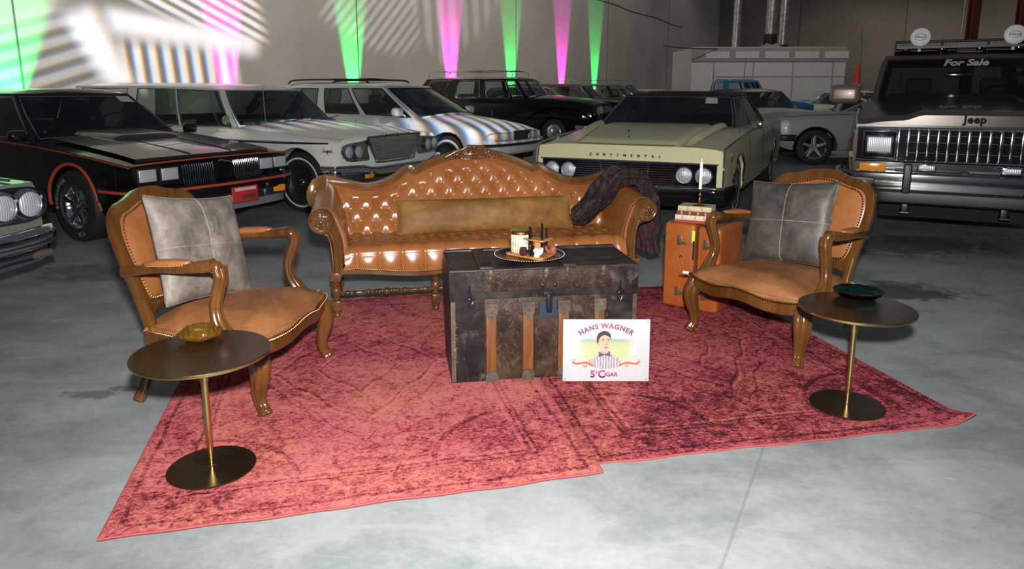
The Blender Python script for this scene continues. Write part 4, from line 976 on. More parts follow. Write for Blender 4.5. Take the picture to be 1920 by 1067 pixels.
flat('face', [(-.038, .208), (-.037, .186), (-.033, .164), (-.022, .147), (-.006, .140), (.008, .146), (.017, .160), (.020, .182), (.020, .206), (.012, .226), (-.008, .232), (-.028, .226)], (.74, .52, .40), y0-.0018)
flat('ear', ell(-.039, .184, .005, .011, 16), (.66, .42, .32), y0-.0020)
flat('hair', [(-.045, .186), (-.046, .214), (-.038, .234), (-.014, .246), (.008, .241), (.020, .228), (.023, .200), (.016, .214), (.004, .221), (-.010, .226), (-.024, .219), (-.034, .206), (-.038, .188)], (.07, .035, .025), y0-.0024)
for a in (-.016, .010):
    flat('eyebrow', [(a-.008, .206), (a+.007, .208), (a+.007, .205), (a-.008, .2035)], (.09, .05, .04), y0-.0024); flat('eye', ell(a, .1985, .0055, .0022, 14), (.10, .07, .08), y0-.0024)
flat('nose', [(-.001, .200), (.004, .182), (.0045, .176), (-.004, .1755), (-.003, .182)], (.55, .33, .25), y0-.0022)
flat('mouth', ell(-.001, .164, .0095, .0026, 16), (.50, .07, .07), y0-.0024); flat('chin_shade', ell(-.002, .152, .007, .002, 12), (.60, .38, .29), y0-.0022)
flat('shirt_placket', [(-.003, .126), (.003, .126), (.004, .066), (-.002, .066)], (.40, .36, .42), y0-.0014)
# little players, grandstand lines
rnd = random.Random(3)
for (px, pz, s_) in ((-.128, .150, 1), (-.106, .128, 1.4), (-.088, .160, .8), (-.076, .148, .8), (.040, .160, .8), (.068, .158, .9), (.086, .132, .8), (.118, .124, 1.2), (.050, .147, .7), (-.062, .152, .7)):
    m = MB(); m.box((px, y0-.001, pz), (.004*s_, .0006, .009*s_)); m.box((px-.002*s_, y0-.001, pz-.008*s_), (.0015, .0006, .009*s_), (0, .3, 0)); m.box((px+.003*s_, y0-.001, pz-.008*s_), (.0015, .0006, .009*s_), (0, -.3, 0)); m.ball((px, y0-.001, pz+.007*s_), .0022*s_, 8, 4, (1, .15, 1)); m.build('tiny_player', mat('printed_player', (.45, .42, .38), .6) if 'pl' not in M else M['pl'], SG, smooth=0)
m = MB()
for k in range(5): m.box((.108, y0-.001, .188+.007*k), (.055, .0005, .0012), (0, -.02-.03*k, 0))
for k in range(4): m.box((.088+.012*k, y0-.001, .203), (.001, .0005, .030))
m.build('grandstand', mat('printed_grandstand', (.42, .36, .36), .6), SG, smooth=0)
# ribbons
for sg in (-1, 1):
    q = spline([(sg*.158, 0, .095), (sg*.148, 0, .088), (sg*.135, 0, .086), (sg*.115, 0, .090), (sg*.095, 0, .092), (sg*.078, 0, .086), (sg*.060, 0, .076)], 6)
    m = MB(); m.sweep([(p.x, y0-.0012, p.z) for p in q], rect(.009, .0006), up=(0, 1, 0)); scroll(m, (sg*.100, .078), .011, 1.1, sg, .5, .0022, y0-.0012, 18); scroll(m, (sg*.150, .098), .008, 1, -sg, 1, .0018, y0-.0012, 14)
    for p in m.v: p.y = y0-.0012+(p.y-y0+.0012)*.15
    m.build('ribbon', mat('printed_ribbon', (.62, .10, .04), .5), SG)
    m = MB(); lp = [(sg*.122+.030*c_, y0-.0008, .036+.014*s__) for c_, s__ in ((-1, 1), (-.3, .8), (.4, 1), (1, .9), (1, -1), (.3, -.8), (-.4, -1), (-1, -.9))]
    m.tube(spline(lp, 4, closed=True), .0005, 4, closed=True)
    for k in range(3): m.box((sg*.122, y0-.0008, .028+.008*k), (.044, .0005, .0012))
    m.build('vignette', mat('printed_vignette', (.66, .45, .50), .6), SG, smooth=0)
def ink(name, mb, at, mt, arc=None, slab=0):
    for p in mb.v:
        if arc:
            th_ = p.x/arc; r = arc+p.z; p.x = r*math.sin(th_); p.z = r*math.cos(th_)-arc
        p.x += at[0]; p.z += at[1]; p.y = p.y*.5+y0-.001
    return mb.build(name, mt, SG, smooth=0)
M['sign_red'] = mat('printed_crimson', (.42, .03, .07), .5, fn=lambda t: {'Base Color': t.ramp(t.m('MULTIPLY', t.m('SUBTRACT', t.sep(t.coord('Object'))[2], .25), 25), [(.1, (.13, .06, .12)), (.75, (.60, .06, .09))])})
M['sign_ink'] = mat('printed_maroon_black', (.1, .02, .04), .5, fn=lambda t: {'Base Color': t.ramp(t.m('MULTIPLY', t.m('SUBTRACT', t.sep(t.coord('Object'))[2], .012), 25), [(.2, (.02, .015, .02)), (.9, (.42, .03, .16))])})
ink('lettering', text_mb('HANS WAGNER', .033, .0012, .0016, 1.16), (-.002, .268), M['sign_red'], arc=.23)
ink('lettering', text_mb('5', .048, .0012, .0016), (-.062, .034), M['sign_ink']); ink('lettering', text_mb('c', .020, .0012, .0010), (-.044, .046), M['sign_ink'])
mb = MB(); mb.box((-.044, 0, .046), (.0016, .001, .018)); mb.v = [p+Vector((0, y0-.001, 0)) for p in mb.v]; mb.build('cent_stroke', M['sign_ink'], SG, smooth=0)
ink('lettering', text_mb('C', .050, .0012, .0016), (-.020, .034), M['sign_ink']); ink('lettering', text_mb('IGAR', .027, .0012, .0009, 1.02), (.024, .033), M['sign_ink'])
for (a, b) in ((-.192, .288), (.192, .288), (-.192, .012), (.192, .012)):
    m = MB(); m.lathe([(.0001, 0), (.0025, 0), (.0025, .0006)], (a, y0-.0002, b), 10, 'Y'); m.build('nail_hole', M['chrome_soft'], SG)

# ---------------------------------------------------------------- suitcases, books, candle
M['case'] = mat('orange_tan_hide', (.52, .16, .03), .38, fn=f_leather((.31, .078, .014), (.225, .050, .009), (.39, .115, .027), 4, 120), spec=.4)
M['case_edge'] = mat('orange_tan_binding', (.40, .11, .02), .4)
def suitcase(label, loc, rz, w, d, h, split, sticker):
    T = thing('suitcase', label, 'suitcase', loc, rz, 'orange tan suitcases')
    m = MB(); m.rbox((w/2, d/2, h/2), (w, d, h), .022, 5); m.build('shell', M['case'], T, smooth=40)
    m = MB(); m.sweep([(split, 0, .01), (split, 0, h-.01)], rect(.004, .004), up=(0, 1, 0)); m.tube([(split, -.0005, .02), (split, -.0005, h-.022), (split, .02, h+.0005), (split, d-.02, h+.0005)], .0022, 6); m.build('lid_seam', M['case_edge'], T)
    for xx in (.020, w-.020):
        m = MB(); m.tube([(xx, -.0005, .024), (xx, -.0005, h-.024), (xx, .022, h+.0003), (xx, d-.022, h+.0003)], .0014, 5); m.build('stitched_edge', M['thread'], T)
    for z in (h*.80, h*.20):
        m = MB(); m.rbox((split-.012, -.003, z), (.032, .006, .060), .002); m.rbox((split+.020, -.006, z-.012), (.034, .008, .016), .003); m.ball((split+.036, -.010, z-.012), .006, 8, 6); m.build('latch', mat('aged_brass_latch', (.34, .27, .15), .35, .9), T, smooth=40)
    m = MB(); z = h*.5; m.tube(spline([(split+.004, -.006, z-.055), (split+.008, -.022, z-.050), (split+.026, -.030, z-.020), (split+.028, -.030, z+.020), (split+.008, -.022, z+.050), (split+.004, -.006, z+.055)]), .0065, 8); m.build('handle', M['case_edge'], T)
    for s in (-1, 1):
        m = MB(); m.lathe([(.0001, -.010), (.010, -.010), (.012, -.004), (.012, 0)], (split+.002, 0, z+s*.062), 14, 'Y'); m.build('handle_ring', mat('aged_brass_ring', (.40, .31, .16), .3, .9), T)
    if sticker:
        m = MB(); m.box((w-.010, -.0012, h*.86), (.019, .0012, .075)); m.build('sticker', mat('lime_sticker', (.45, .70, .08), .5), T, smooth=0)
        m = MB(); m.box((w-.006, -.0014, h*.70), (.012, .0012, .12)); m.build('tag', M['black'], T, smooth=0)
    return T
suitcase('orange-tan leather suitcase standing upright beside the sofa, books on it', (.965, 4.425, .009), math.radians(-33), .200, .36, .545, .115, True)
suitcase('second orange-tan suitcase, mostly hidden behind the right armchair', (1.142, 4.300, .009), math.radians(-38), .150, .38, .535, .070, False)
def book(label, x, y, z, w, d, th, rz, cov, pages, bands=None):
    T = thing('book', label, 'book', (x, y, z), rz, 'old books stacked on the suitcase')
    m = MB(); m.rbox((0, .003, th/2), (w-.008, d-.008, th-.006), .001); m.build('pages', M['ivory'], T, smooth=0)
    m = MB(); m.box((0, 0, .0015), (w, d, .003)); m.box((0, 0, th-.0015), (w, d, .003)); m.grid(lambda u, v: ((u-.5)*w, -d/2-.004*math.sin(PI*v), th*v), 6, 8); m.build('cover', cov, T, smooth=40)
    if bands:
        m = MB()
        for k in bands: m.box((k*w, -d/2-.0042, th/2), (.010, .002, th*.8))
        m.build('spine_label', mat('gilt_spine', (.42, .27, .12), .5), T, smooth=0)
    return T
bz_ = .5555
b_r = mat('red_book_cloth', (.30, .035, .035), .6); b_m = mat('maroon_book_leather', (.16, .03, .025), .45); b_i = mat('cream_book_cloth', (.58, .50, .36), .7); b_t = mat('tan_book_cloth', (.50, .42, .26), .7, fn=f_leather((.50, .42, .27), (.36, .28, .16), (.60, .52, .36), 8))
bc = (1.155, 4.405); R0 = math.radians(-28)
book('red clothbound book at the bottom of the stack on the suitcase', bc[0]+.01, bc[1]+.01, bz_, .235, .165, .022, R0, b_r, 1)
book('cream clothbound book lying on the red one', bc[0]-.002, bc[1], bz_+.0225, .222, .155, .030, R0+.06, b_i, 1, (-.3, .05, .3))
book('maroon leather book with gilt spine bands, third in the stack', bc[0]+.003, bc[1], bz_+.053, .205, .145, .024, R0-.05, b_m, 1, (-.35, -.1, .15, .38))
book('thick pale tan book on top of the stack, candlestick on it', bc[0]+.005, bc[1], bz_+.0775, .205, .145, .030, R0+.02, b_t, 1, (-.2, .22))
cz = bz_+.1078; cp = (1.166, 4.378)
T = thing('candlestick', 'slim turned brass candlestick on top of the books', 'candlestick', (cp[0], cp[1], cz))
m = MB(); m.lathe([(.0001, 0), (.040, 0), (.041, .003), (.034, .006), (.016, .010), (.008, .018), (.006, .026), (.011, .033), (.006, .040), (.0055, .058), (.010, .066), (.006, .073), (.007, .084), (.012, .092), (.012, .104), (.0001, .104)], seg=28); m.build('stick', M['gold'], T)
m = MB(); m.lathe([(.012, .100), (.017, .103), (.017, .106), (.011, .107)], seg=24); m.build('drip_pan', M['gold'], T)
T = thing('taper_candle', 'white flameless taper candle in the brass candlestick', 'candle', (cp[0], cp[1], cz+.1045))
m = MB(); m.lathe([(.0001, 0), (.0098, 0), (.0088, .165), (.0075, .170), (.0001, .170)], seg=20); m.build('wax', mat('white_wax', (.84, .82, .78), .4, **{'Subsurface Weight': .2}), T)
m = MB(); m.lathe([(.0001, .168), (.004, .174), (.0045, .180), (.0001, .196)], seg=12); m.build('flame_bulb', mat('candle_bulb', (.9, .7, .3), .3), T)
# ================================================================ vehicles
M['whitewall'] = mat('whitewall_band', (.62, .61, .57), .6)
M['seatdark'] = mat('dark_car_upholstery', (.05, .05, .055), .7); M['seatgrey'] = mat('grey_car_upholstery', (.16, .165, .16), .8)
M['headliner'] = mat('dark_headliner', (.04, .045, .045), .8)
P_BLACK = mat('black_car_paint', (.004, .004, .005), .10, spec=.35, coat=.25); P_WHITE = paint('cream_white_car_paint', (.80, .80, .73), .26, coat=.5); P_WHITE2 = paint('white_wagon_paint', (.78, .78, .79), .24, coat=.6)
P_YEL = paint('pale_yellow_car_paint', (.80, .77, .44), .28, coat=.5); P_BRONZE = paint('dark_bronze_metallic', (.13, .10, .08), .20, .6); P_CHAMP = paint('champagne_mirror', (.19, .145, .12), .35, .3); P_SAGE = paint('sage_grey_car_paint', (.15, .18, .135), .3)
P_VINYL = mat('black_vinyl_roof', (.014, .014, .016), .5); P_DGREEN = paint('dark_green_car_paint', (.015, .035, .022), .16); P_MAROON = paint('dull_maroon_car_paint', (.085, .035, .032), .4, coat=.2)
P_BLUE = paint('bright_blue_truck_paint', (.02, .18, .36), .3); P_SILVER = paint('silver_grey_primer', (.40, .43, .41), .42, .3, coat=.2); P_CREAM = paint('cream_car_paint', (.55, .53, .44), .4, coat=.2)

class Car:
    def __init__(s, name, label, x, y, head, S, paint_, glass=None, group=None, cat='car'):
        s.S = S; s.T = thing(name, label, cat, (x, y, 0), math.radians(head), group); s.paint = paint_; s.glass = glass or M['glass_car']
    def w(s, x, z=None):
        W = interp(s.S['w'], x)
        if z is None: return W
        lo = interp(s.S['low'], x); be = interp(s.S['belt'], x); f = (z-lo)/(be-lo)
        return W*interp(s.S['sec'], max(0, min(1, f)))
    def belt(s, x): return interp(s.S['belt'], x)
    def mid(s, x, k=0): return interp(s.S['mid'], x)
    def bow(s, x, y):
        S = s.S; o = 0
        W = S['wmax']
        if x > S['xf']-.7: o -= S.get('bowf', .06)*(y/W)**2*sstep(x, S['xf']-.7, S['xf'])
        if x < S['xr']+.7: o += S.get('bowr', .06)*(y/W)**2*(1-sstep(x, S['xr'], S['xr']+.7))
        return o
    def top(s, x, y):
        W = s.w(x, s.belt(x)); k = min(1, abs(y)/max(W, 1e-3)); p = s.S.get('crown', 2.5)
        return s.belt(x)+(s.mid(x)-s.belt(x))*(1-k**p)
    def arch_low(s, x):
        lo = interp(s.S['low'], x)
        for (xw, R, zc) in s.S['arch']:
            d = R*R-(x-xw)**2
            if d > 0: lo = max(lo, zc+math.sqrt(d))
        return lo
    def body(s, nx=120, ny=9, topn=11):
        S = s.S; xs = [lerp(S['xf'], S['xr'], i/nx) for i in range(nx+1)]
        for (xw, R, zc) in S['arch']:
            xs += [xw+R*math.cos(PI*k/24) for k in range(25)]+[xw+R+.001, xw-R-.001]
        xs = sorted(set(round(x, 4) for x in xs if S['xr'] <= x <= S['xf']), reverse=True)
        m = MB(); NS = 15
        for sg in (1, -1):
            cols = []
            for x in xs:
                lo = s.arch_low(x); be = s.belt(x); c = []
                for j in range(NS):
                    z = lerp(lo, be, j/(NS-1)); c.append((x, s.w(x, z), z))
                W = c[-1][1]
                for j in range(1, topn+1):
                    y = W*(1-j/topn)**1.15; c.append((x, y, s.top(x, y)))
                # arch lip turned inward
                c = [(x, max(.1, c[0][1]-.16), lo+.01)]+c
                cols.append([(p[0]+s.bow(p[0], p[1]), sg*p[1], p[2]) for p in c])
            n = len(cols[0]); b = [p for c in cols for p in c]
            m.add(b, [(i*n+k, (i+1)*n+k, (i+1)*n+k+1, i*n+k+1) for i in range(len(cols)-1) for k in range(n-1)])
        for x in (xs[0], xs[-1]):
            lo = interp(S['low'], x); rows = []
            def pt(u, v):
                be = s.belt(x); W = s.w(x, be); f = v
                # width at that height
                zz = lerp(lo, be, f); ww = s.w(x, zz); y = (2*u-1)*ww; z = lerp(lo, s.top(x, (2*u-1)*W), f)
                return (x+s.bow(x, y), y, z)
            m.grid(pt, 25, 12)
        o = m.build('body_shell', s.paint, s.T, smooth=38)
        # floor pan and wheel housings, dark
        m = MB(); zl = .22; R0 = S['arch'][0][1]
        W = S['wmax']
        m.box(((S['xf']+S['xr'])/2, 0, .33), (S['xf']-S['xr']-.35, 2*W-.62, .16))
        m.grid(lambda u, v: (lerp(S['xf']-.1, S['xr']+.1, u), lerp(-1, 1, v)*(s.w(lerp(S['xf']-.1, S['xr']+.1, u))-.17), min(.62, interp(S['belt'], lerp(S['xf']-.1, S['xr']+.1, u))-.08)), 30, 4)
        m.build('underbody', M['void'], s.T, smooth=0)
        return o
    def wheel(s, x, sg, R=.335, w=.21, rim=.20, style='steel', y=None, ww=None, letters=False):
        y = y if y is not None else s.S['wmax']-.10
        T = s.T; c = (x, sg*y, R)
        m = MB(); a = w/2
        prof = [(rim, -a*.85), (rim+.012, -a), (R-.035, -a*1.02), (R-.010, -a*.92), (R, -a*.70), (R, a*.70), (R-.010, a*.92), (R-.035, a*1.02), (rim+.012, a), (rim, a*.85)]
        m.lathe(prof, c, 48, 'Y', caps=False); o = m.build('wheel', M['rubber'], T, smooth=40)
        yo = c[1]+sg*a
        def P(rr, dy): return (rr, dy)
        m = MB(); f = sg
        d = .035 if style in ('steel', 'hub') else .075
        if style == 'hub': pr = [(.0001, f*.015), (.05, f*.012), (.075, 0), (.10, -f*.004), (rim*.82, f*.006), (rim*.93, -f*.004), (rim+.006, f*.002)]
        else: pr = [(.0001, -f*(d-.02)), (.045, -f*(d-.02)), (.055, -f*d), (rim*.80, -f*d), (rim*.90, -f*(.02)), (rim*.97, -f*.006), (rim+.008, f*.002)]
        if pr[0][1] > pr[-1][1] or True: m.lathe(pr, (c[0], yo-sg*.012, c[2]), 48, 'Y', caps=False)
        mt = M['chrome_soft'] if style == 'star' else M['chrome'] if style in ('mag', 'hub') else M['black']
        m.build('rim', mt, o, smooth=40); m = MB()
        if style in ('mag', 'star'):
            ns = 5
            for k in range(ns):
                a_ = 2*PI*k/ns+.3
                p0 = Vector((c[0]+.045*math.cos(a_), yo-sg*.045, c[2]+.045*math.sin(a_))); p1 = Vector((c[0]+rim*.93*math.cos(a_), yo-sg*.030, c[2]+rim*.93*math.sin(a_)))
                m.sweep([p0, p0.lerp(p1, .5), p1], rrect(.052 if style == 'star' else .06, .028, .008), up=(0, 1, 0), scale=[.9, .62, 1.15] if style == 'mag' else [1.2, 1.0, .8])
            m.lathe([(.0001, sg*.0), (.034, sg*.0), (.042, -sg*.02), (.048, -sg*.05)], (c[0], yo-sg*.012, c[2]), 20, 'Y', caps=False)
            m.build('spokes', M['chrome_soft'] if style == 'mag' else mat('mag_grey', (.60, .60, .58), .35, .8), o, smooth=40)
        elif style == 'steel':
            m.lathe([(.0001, sg*.012), (.035, sg*.008), (.045, -sg*.012), (.05, -sg*.03)], (c[0], yo-sg*.02, c[2]), 20, 'Y', caps=False); m.build('hub_cap', M['chrome_soft'], o, smooth=60)
            m = MB()
            for k in range(14):
                a_ = 2*PI*k/14; m.ball((c[0]+rim*.68*math.cos(a_), yo-sg*.046, c[2]+rim*.68*math.sin(a_)), .012, 8, 4, (1, .3, 1))
            m.build('vent_slots', M['chrome_soft'] if s.S.get('bright') else M['rubber'], o)
        if ww:
            m = MB(); m.lathe([(ww[0], sg*.0), ((ww[0]+ww[1])/2, sg*.004), (ww[1], sg*.0)], (c[0], yo+sg*.001, c[2]), 56, 'Y', caps=False); m.build('whitewall', M['whitewall'], o)
        if letters:
            for txt, a0, dr in (('BFGoodrich', 150, 1), ('T/A', -72, 1)):
                mb = text_mb(txt, .058, .002, .0012, 1.25); rr = (R-.030+rim)/2+.008
                for p in mb.v:
                    th_ = math.radians(a0)-(p.x/rr)*1; r = rr+p.z
                    if dr < 0: th_ = math.radians(a0)+(p.x/rr); r = rr-p.z
                    # seen from outside of the car's right flank
                    q = Vector((c[0]+r*math.cos(th_)*(-sg), 0, c[2]+r*math.sin(th_))); p.x, p.z = q.x, q.z; p.y = yo+sg*.0045
                mb.build('tyre_lettering', mat('raised_white_letters', (.62, .62, .62), .6), o, smooth=0)
        return o
    def greenhouse(s, G, mt=None, glass=None, trim=None, xray=False):
        """G: base and roof corner positions and the window cuts along the sides"""
        T = s.T; glass = glass or s.glass; mt = mt or s.paint
        zr = G['zr']; zb = G.get('zb')
        (x1, w1), (x2, w2), (x3, w3), (x4, w4) = G['wsb'], G['rwb'], G['wst'], G['rwt']
        nf, bulge = 12, G.get('bulge', .10)
        def base(k): return k
        cuts = G['side']         # list of (a,b) windows as fractions from the windscreen corner to the rear corner
        br = [0]
        for a, b in cuts: br += [a, b]
        br += [1]
        su = []
        for i in range(len(br)-1):
            n = max(1, int(round((br[i+1]-br[i])*24)))
            su += [br[i]+(br[i+1]-br[i])*k/n for k in range(n)]
        su.append(1)
        fr = [0, G.get('ap', .035)]+[lerp(G.get('ap', .035), 1-G.get('ap', .035), k/nf) for k in range(1, nf)]+[1-G.get('ap', .035), 1]
        rp = G.get('rp', .06); rr_ = [0, rp]+[lerp(rp, 1-rp, k/nf) for k in range(1, nf)]+[1-rp, 1]
        rows = [0, G.get('sill', .05), .18, .35, .55, .75, G.get('head', .92), .97, 1]
        def zbase(x): return (s.belt(x) if zb is None else zb)
        def P(seg, f, t):
            # corner points at height fraction t
            cur = G.get('curve', .10)
            def cx(xb, xt): return xb+(xt-xb)*(t+cur*t*(1-t)*1.0)
            def cw(wb, wt): return wb+(wt-wb)*(t*t*.35+t*.65)
            xa, wa = cx(x1, x3), cw(w1, w3); xc, wc = cx(x2, x4), cw(w2, w4)
            if seg == 'f': y = wa*(1-2*f); x = xa+bulge*(1-(y/wa)**2)*(1-.4*t)
            elif seg == 'r': y = -wc*(1-2*f); x = xc-G.get('rbulge', .08)*(1-(y/wc)**2)
            elif seg == 'R': x = lerp(xa, xc, f); y = -lerp(wa, wc, f)-G.get('sb', .02)*math.sin(PI*f)
            else: x = lerp(xc, xa, f); y = lerp(wc, wa, f)+G.get('sb', .02)*math.sin(PI*f)
            zt_ = zr if not hasattr(zr, '__len__') else interp(zr, x, True)
            z0 = zbase(x)-.015
            if seg == 'f': z0 = max(z0, s.top(min(x, x1+.0), y)-.012)
            if seg == 'r': z0 = max(z0, s.top(max(x, x2), y)-.012)
            return (x, y, lerp(z0, zt_, t))
        ring = [('f', f) for f in fr[:-1]]+[('R', f) for f in su[:-1]]+[('r', f) for f in rr_[:-1]]+[('L', 1-f) for f in su[::-1][:-1]]
        ring = [('f', f) for f in fr[:-1]]+[('R', f) for f in su[:-1]]+[('r', f) for f in rr_[:-1]]+[('L', f) for f in [1-q for q in su[::-1]][:-1]]
        n = len(ring); V = {}
        frame = MB(); wins = {}
        def inwin(seg, f0, f1):
            mid = (f0+f1)/2
            if seg == 'f': return 'windscreen' if G.get('ap', .035) < mid < 1-G.get('ap', .035) else None
            if seg == 'r': return 'rear_window' if rp < mid < 1-rp and not G.get('norear') else None
            g = mid if seg == 'R' else 1-mid
            for i, (a, b) in enumerate(cuts):
                if a < mid < b and seg == 'R': return 'R%d' % i
                if seg == 'L' and a < 1-mid < b: return 'L%d' % i
            return None
        fend = {'f': 1, 'R': 1, 'r': 1, 'L': 1}
        for i in range(n):
            seg, f0 = ring[i]
            nx_ = ring[(i+1) % n]; f1 = nx_[1] if nx_[0] == seg else 1
            wn = inwin(seg, f0, f1)
            for j in range(len(rows)-1):
                t0, t1 = rows[j], rows[j+1]
                q = [P(seg, f0, t0), P(seg, f1, t0), P(seg, f1, t1), P(seg, f0, t1)]
                tgt = frame
                if wn and rows[j] >= G.get('sill', .05)-1e-6 and t1 <= G.get('head', .92)+1e-6:
                    tgt = wins.setdefault(wn, MB())
                tgt.add(q, [(0, 1, 2, 3)])
        # roof skin
        ro = MB(); nu = 20
        def roof(u, v):
            # u front->rear, v across
            yy = 2*v-1
            fx = P('f', .5-.5*yy, 1); rx = P('r', .5+.5*yy, 1)
            x = lerp(fx[0], rx[0], u); wL = abs(P('L', 1-u, 1)[1]); y = yy*(wL if 0 < u < 1 else (w3 if u == 0 else w4))
            zt_ = zr if not hasattr(zr, '__len__') else interp(zr, x, True)
            e = (1-abs(yy)**2.6); eu = min(1, min(u, 1-u)*9+.0)
            return (x, y, zt_+G.get('crownr', .05)*e**.8*(eu**.5))
        ro.grid(roof, nu, 17)
        if not G.get('noroof'): ro.build('roof', G.get('roofmat', mt), T, smooth=50)
        fo = frame.build('window_frame', G.get('framemat', mt), T, smooth=40, merge=True)
        for k, mb in wins.items():
            nm = k if k in ('windscreen', 'rear_window') else 'side_window'
            mb.build(nm, glass, T, smooth=60, merge=True)
            if trim and k not in ('rear_window',):
                # boundary loop of each window gets a thin moulding
                pass
        if trim:
            for seg, a, b in [('f', G.get('ap', .035), 1-G.get('ap', .035))]+[('R', a, b) for a, b in cuts]+[('L', 1-b, 1-a) for a, b in cuts]:
                s0, h0 = G.get('sill', .05), G.get('head', .92)
                path = [P(seg, lerp(a, b, k/8), s0) for k in range(8)]+[P(seg, b, lerp(s0, h0, k/6)) for k in range(6)]+[P(seg, lerp(b, a, k/8), h0) for k in range(8)]+[P(seg, a, lerp(h0, s0, k/6)) for k in range(6)]
                m = MB(); m.tube(path, G.get('tr', .010), 6, closed=True); m.build('window_moulding', trim, T)
        s.P = P
        return P
    def interior(s, x_dash, x_seat, z, W, mt, seats=2, wheel=True, rows=1, gap=.9):
        T = s.T
        m = MB(); m.rbox((x_dash, 0, z), (.34, 2*W-.04, .16), .05); m.build('dashboard', M['headliner'], T, smooth=50)
        for r in range(rows):
            x = x_seat-r*gap
            if seats == 2 and r == 0:
                for sy in (-1, 1):
                    m = MB(); m.rbox((x, sy*W*.48, z-.12), (.14, .50, .52), .06, rot=(0, -.2, 0)); m.rbox((x-.04, sy*W*.48, z+.22), (.09, .26, .16), .04); m.rbox((x+.25, sy*W*.48, z-.36), (.5, .5, .14), .05); m.build('seat', mt, T, smooth=50)
            else:
                m = MB(); m.rbox((x, 0, z-.10), (.16, 2*W-.16, .46), .06, rot=(0, -.2, 0)); m.rbox((x+.26, 0, z-.32), (.52, 2*W-.16, .15), .05); m.build('bench_seat', mt, T, smooth=50)
        if wheel:
            m = MB(); c = Vector((x_dash-.30, W*.48, z+.05)); R_ = Euler((0, -1.15, 0)).to_matrix()
            m.tube([c+R_ @ Vector((.19*math.cos(a), .19*math.sin(a), 0)) for a in [2*PI*k/28 for k in range(28)]], .011, 6, closed=True)
            for a in (.3, PI-.3, -PI/2): m.tube([c, c+R_ @ Vector((.19*math.sin(a), .19*math.cos(a), 0))], .010, 6)
            m.tube([c, (x_dash, c.y, z-.02)], .025, 8); m.build('steering_wheel', M['black'], T, smooth=60)
        m = MB(); m.rbox((x_dash-.38, 0, z+.33), (.03, .24, .06), .02); m.build('rear_view_mirror', M['chrome_soft'], T)
    def lamp(s, x, y, z, r, bez=.014, name='headlamp', rot=0., bm=None, tilt=0.):
        T = s.T; m = MB(); m.lathe([(r, -.03), (r+bez, -.012), (r+bez*.8, .008), (r, .012), (r-.004, .004)], (0, 0, 0), 36, 'X', caps=False)
        R_ = Matrix.Rotation(rot, 3, 'Z'); m.v = [R_ @ p+Vector((x, y, z)) for p in m.v]; o = m.build(name, bm or M['chrome'], T)
        m = MB(); m.lathe([(.0001, .014), (r*.5, .011), (r*.85, .004), (r, -.004)], (0, 0, 0), 32, 'X', caps=False); m.v = [R_ @ p+Vector((x, y, z)) for p in m.v]
        m.build('lens', M['glass_lens'], o)
        return o
    def rlamp(s, x, y, z, w, h, name='headlamp', mt=None, bez=None):
        m = MB(); m.rbox((x, y, z), (.05, w+.022, h+.022), .010); o = m.build(name, bez or M['chrome'], s.T, smooth=40)
        m = MB(); m.rbox((x+.014, y, z), (.03, w, h), .008); m.build('lens', mt or M['glass_lens'], o, smooth=40); return o
    def side_line(s, z, x0, x1, r, mt, name='side_moulding', sgs=(-1, 1), h=1, n=40, dz=None, off=.002):
        for sg in sgs:
            pts = []
            for k in range(n+1):
                x = lerp(x0, x1, k/n); zz = z(x) if callable(z) else z
                if zz < s.arch_low(x)+.005: zz = s.arch_low(x)+.005
                W = s.w(x, zz)+off; pts.append((x+s.bow(x, W), sg*W, zz))
            m = MB(); m.tube(pts, r, 6, scale=None); m.build(name, mt, s.T)
    def arch_trim(s, i, r, mt, name='arch_moulding', sgs=(-1, 1), off=.0):
        xw, R, zc = s.S['arch'][i]
        for sg in sgs:
            pts = []
            for k in range(37):
                a = PI*k/36; x = xw+R*math.cos(a); z = zc+R*math.sin(a); lo = interp(s.S['low'], x)
                if z < lo-.02: continue
                W = s.w(x, z)+off; pts.append((x+s.bow(x, W), sg*W, z))
            m = MB(); m.tube(pts, r, 6); m.build(name, mt, s.T)
    def bumper(s, path, prof, mt, name='bumper', up=(0, 0, 1)):
        m = MB(); full = [(x, y, z) for x, y, z in path]; full = full+[(x, -y, z) for x, y, z in path[::-1][(1 if abs(path[-1][1]) < 1e-6 else 0):]]
        m.sweep(spline(full, 5), prof, up=up); return m.build(name, mt, s.T, smooth=45)
    def mirror(s, x, y, z, mt, size=(.10, .17, .11), arm=True):
        m = MB(); m.rbox((x, y, z), size, .055, 5); 
        if arm: m.tube([(x+.02, y-math.copysign(size[1]*.4, y), z-.03), (x+.03, math.copysign(abs(y)-size[1]*.75, y), z-.07)], .015, 6)
        m.build('side_mirror', mt, s.T, smooth=60)

SEC_BOX = [(0, .95), (.2, .985), (.55, 1.0), (.85, .985), (1, .955)]
SEC_ROUND = [(0, .93), (.25, .985), (.5, 1.0), (.75, .985), (.92, .94), (1, .88)]
SEC_FLAT = [(0, .955), (.15, .985), (.5, 1.0), (.9, .985), (1, .975)]
def wiper(c, x, y0, y1, z, dz=.05):
    m = MB(); m.tube([(x, y0, z), (x-.05, (y0+y1)/2, z+dz*.5), (x-.08, y1, z+dz)], .006, 5); m.build('wiper', M['black'], c.T)

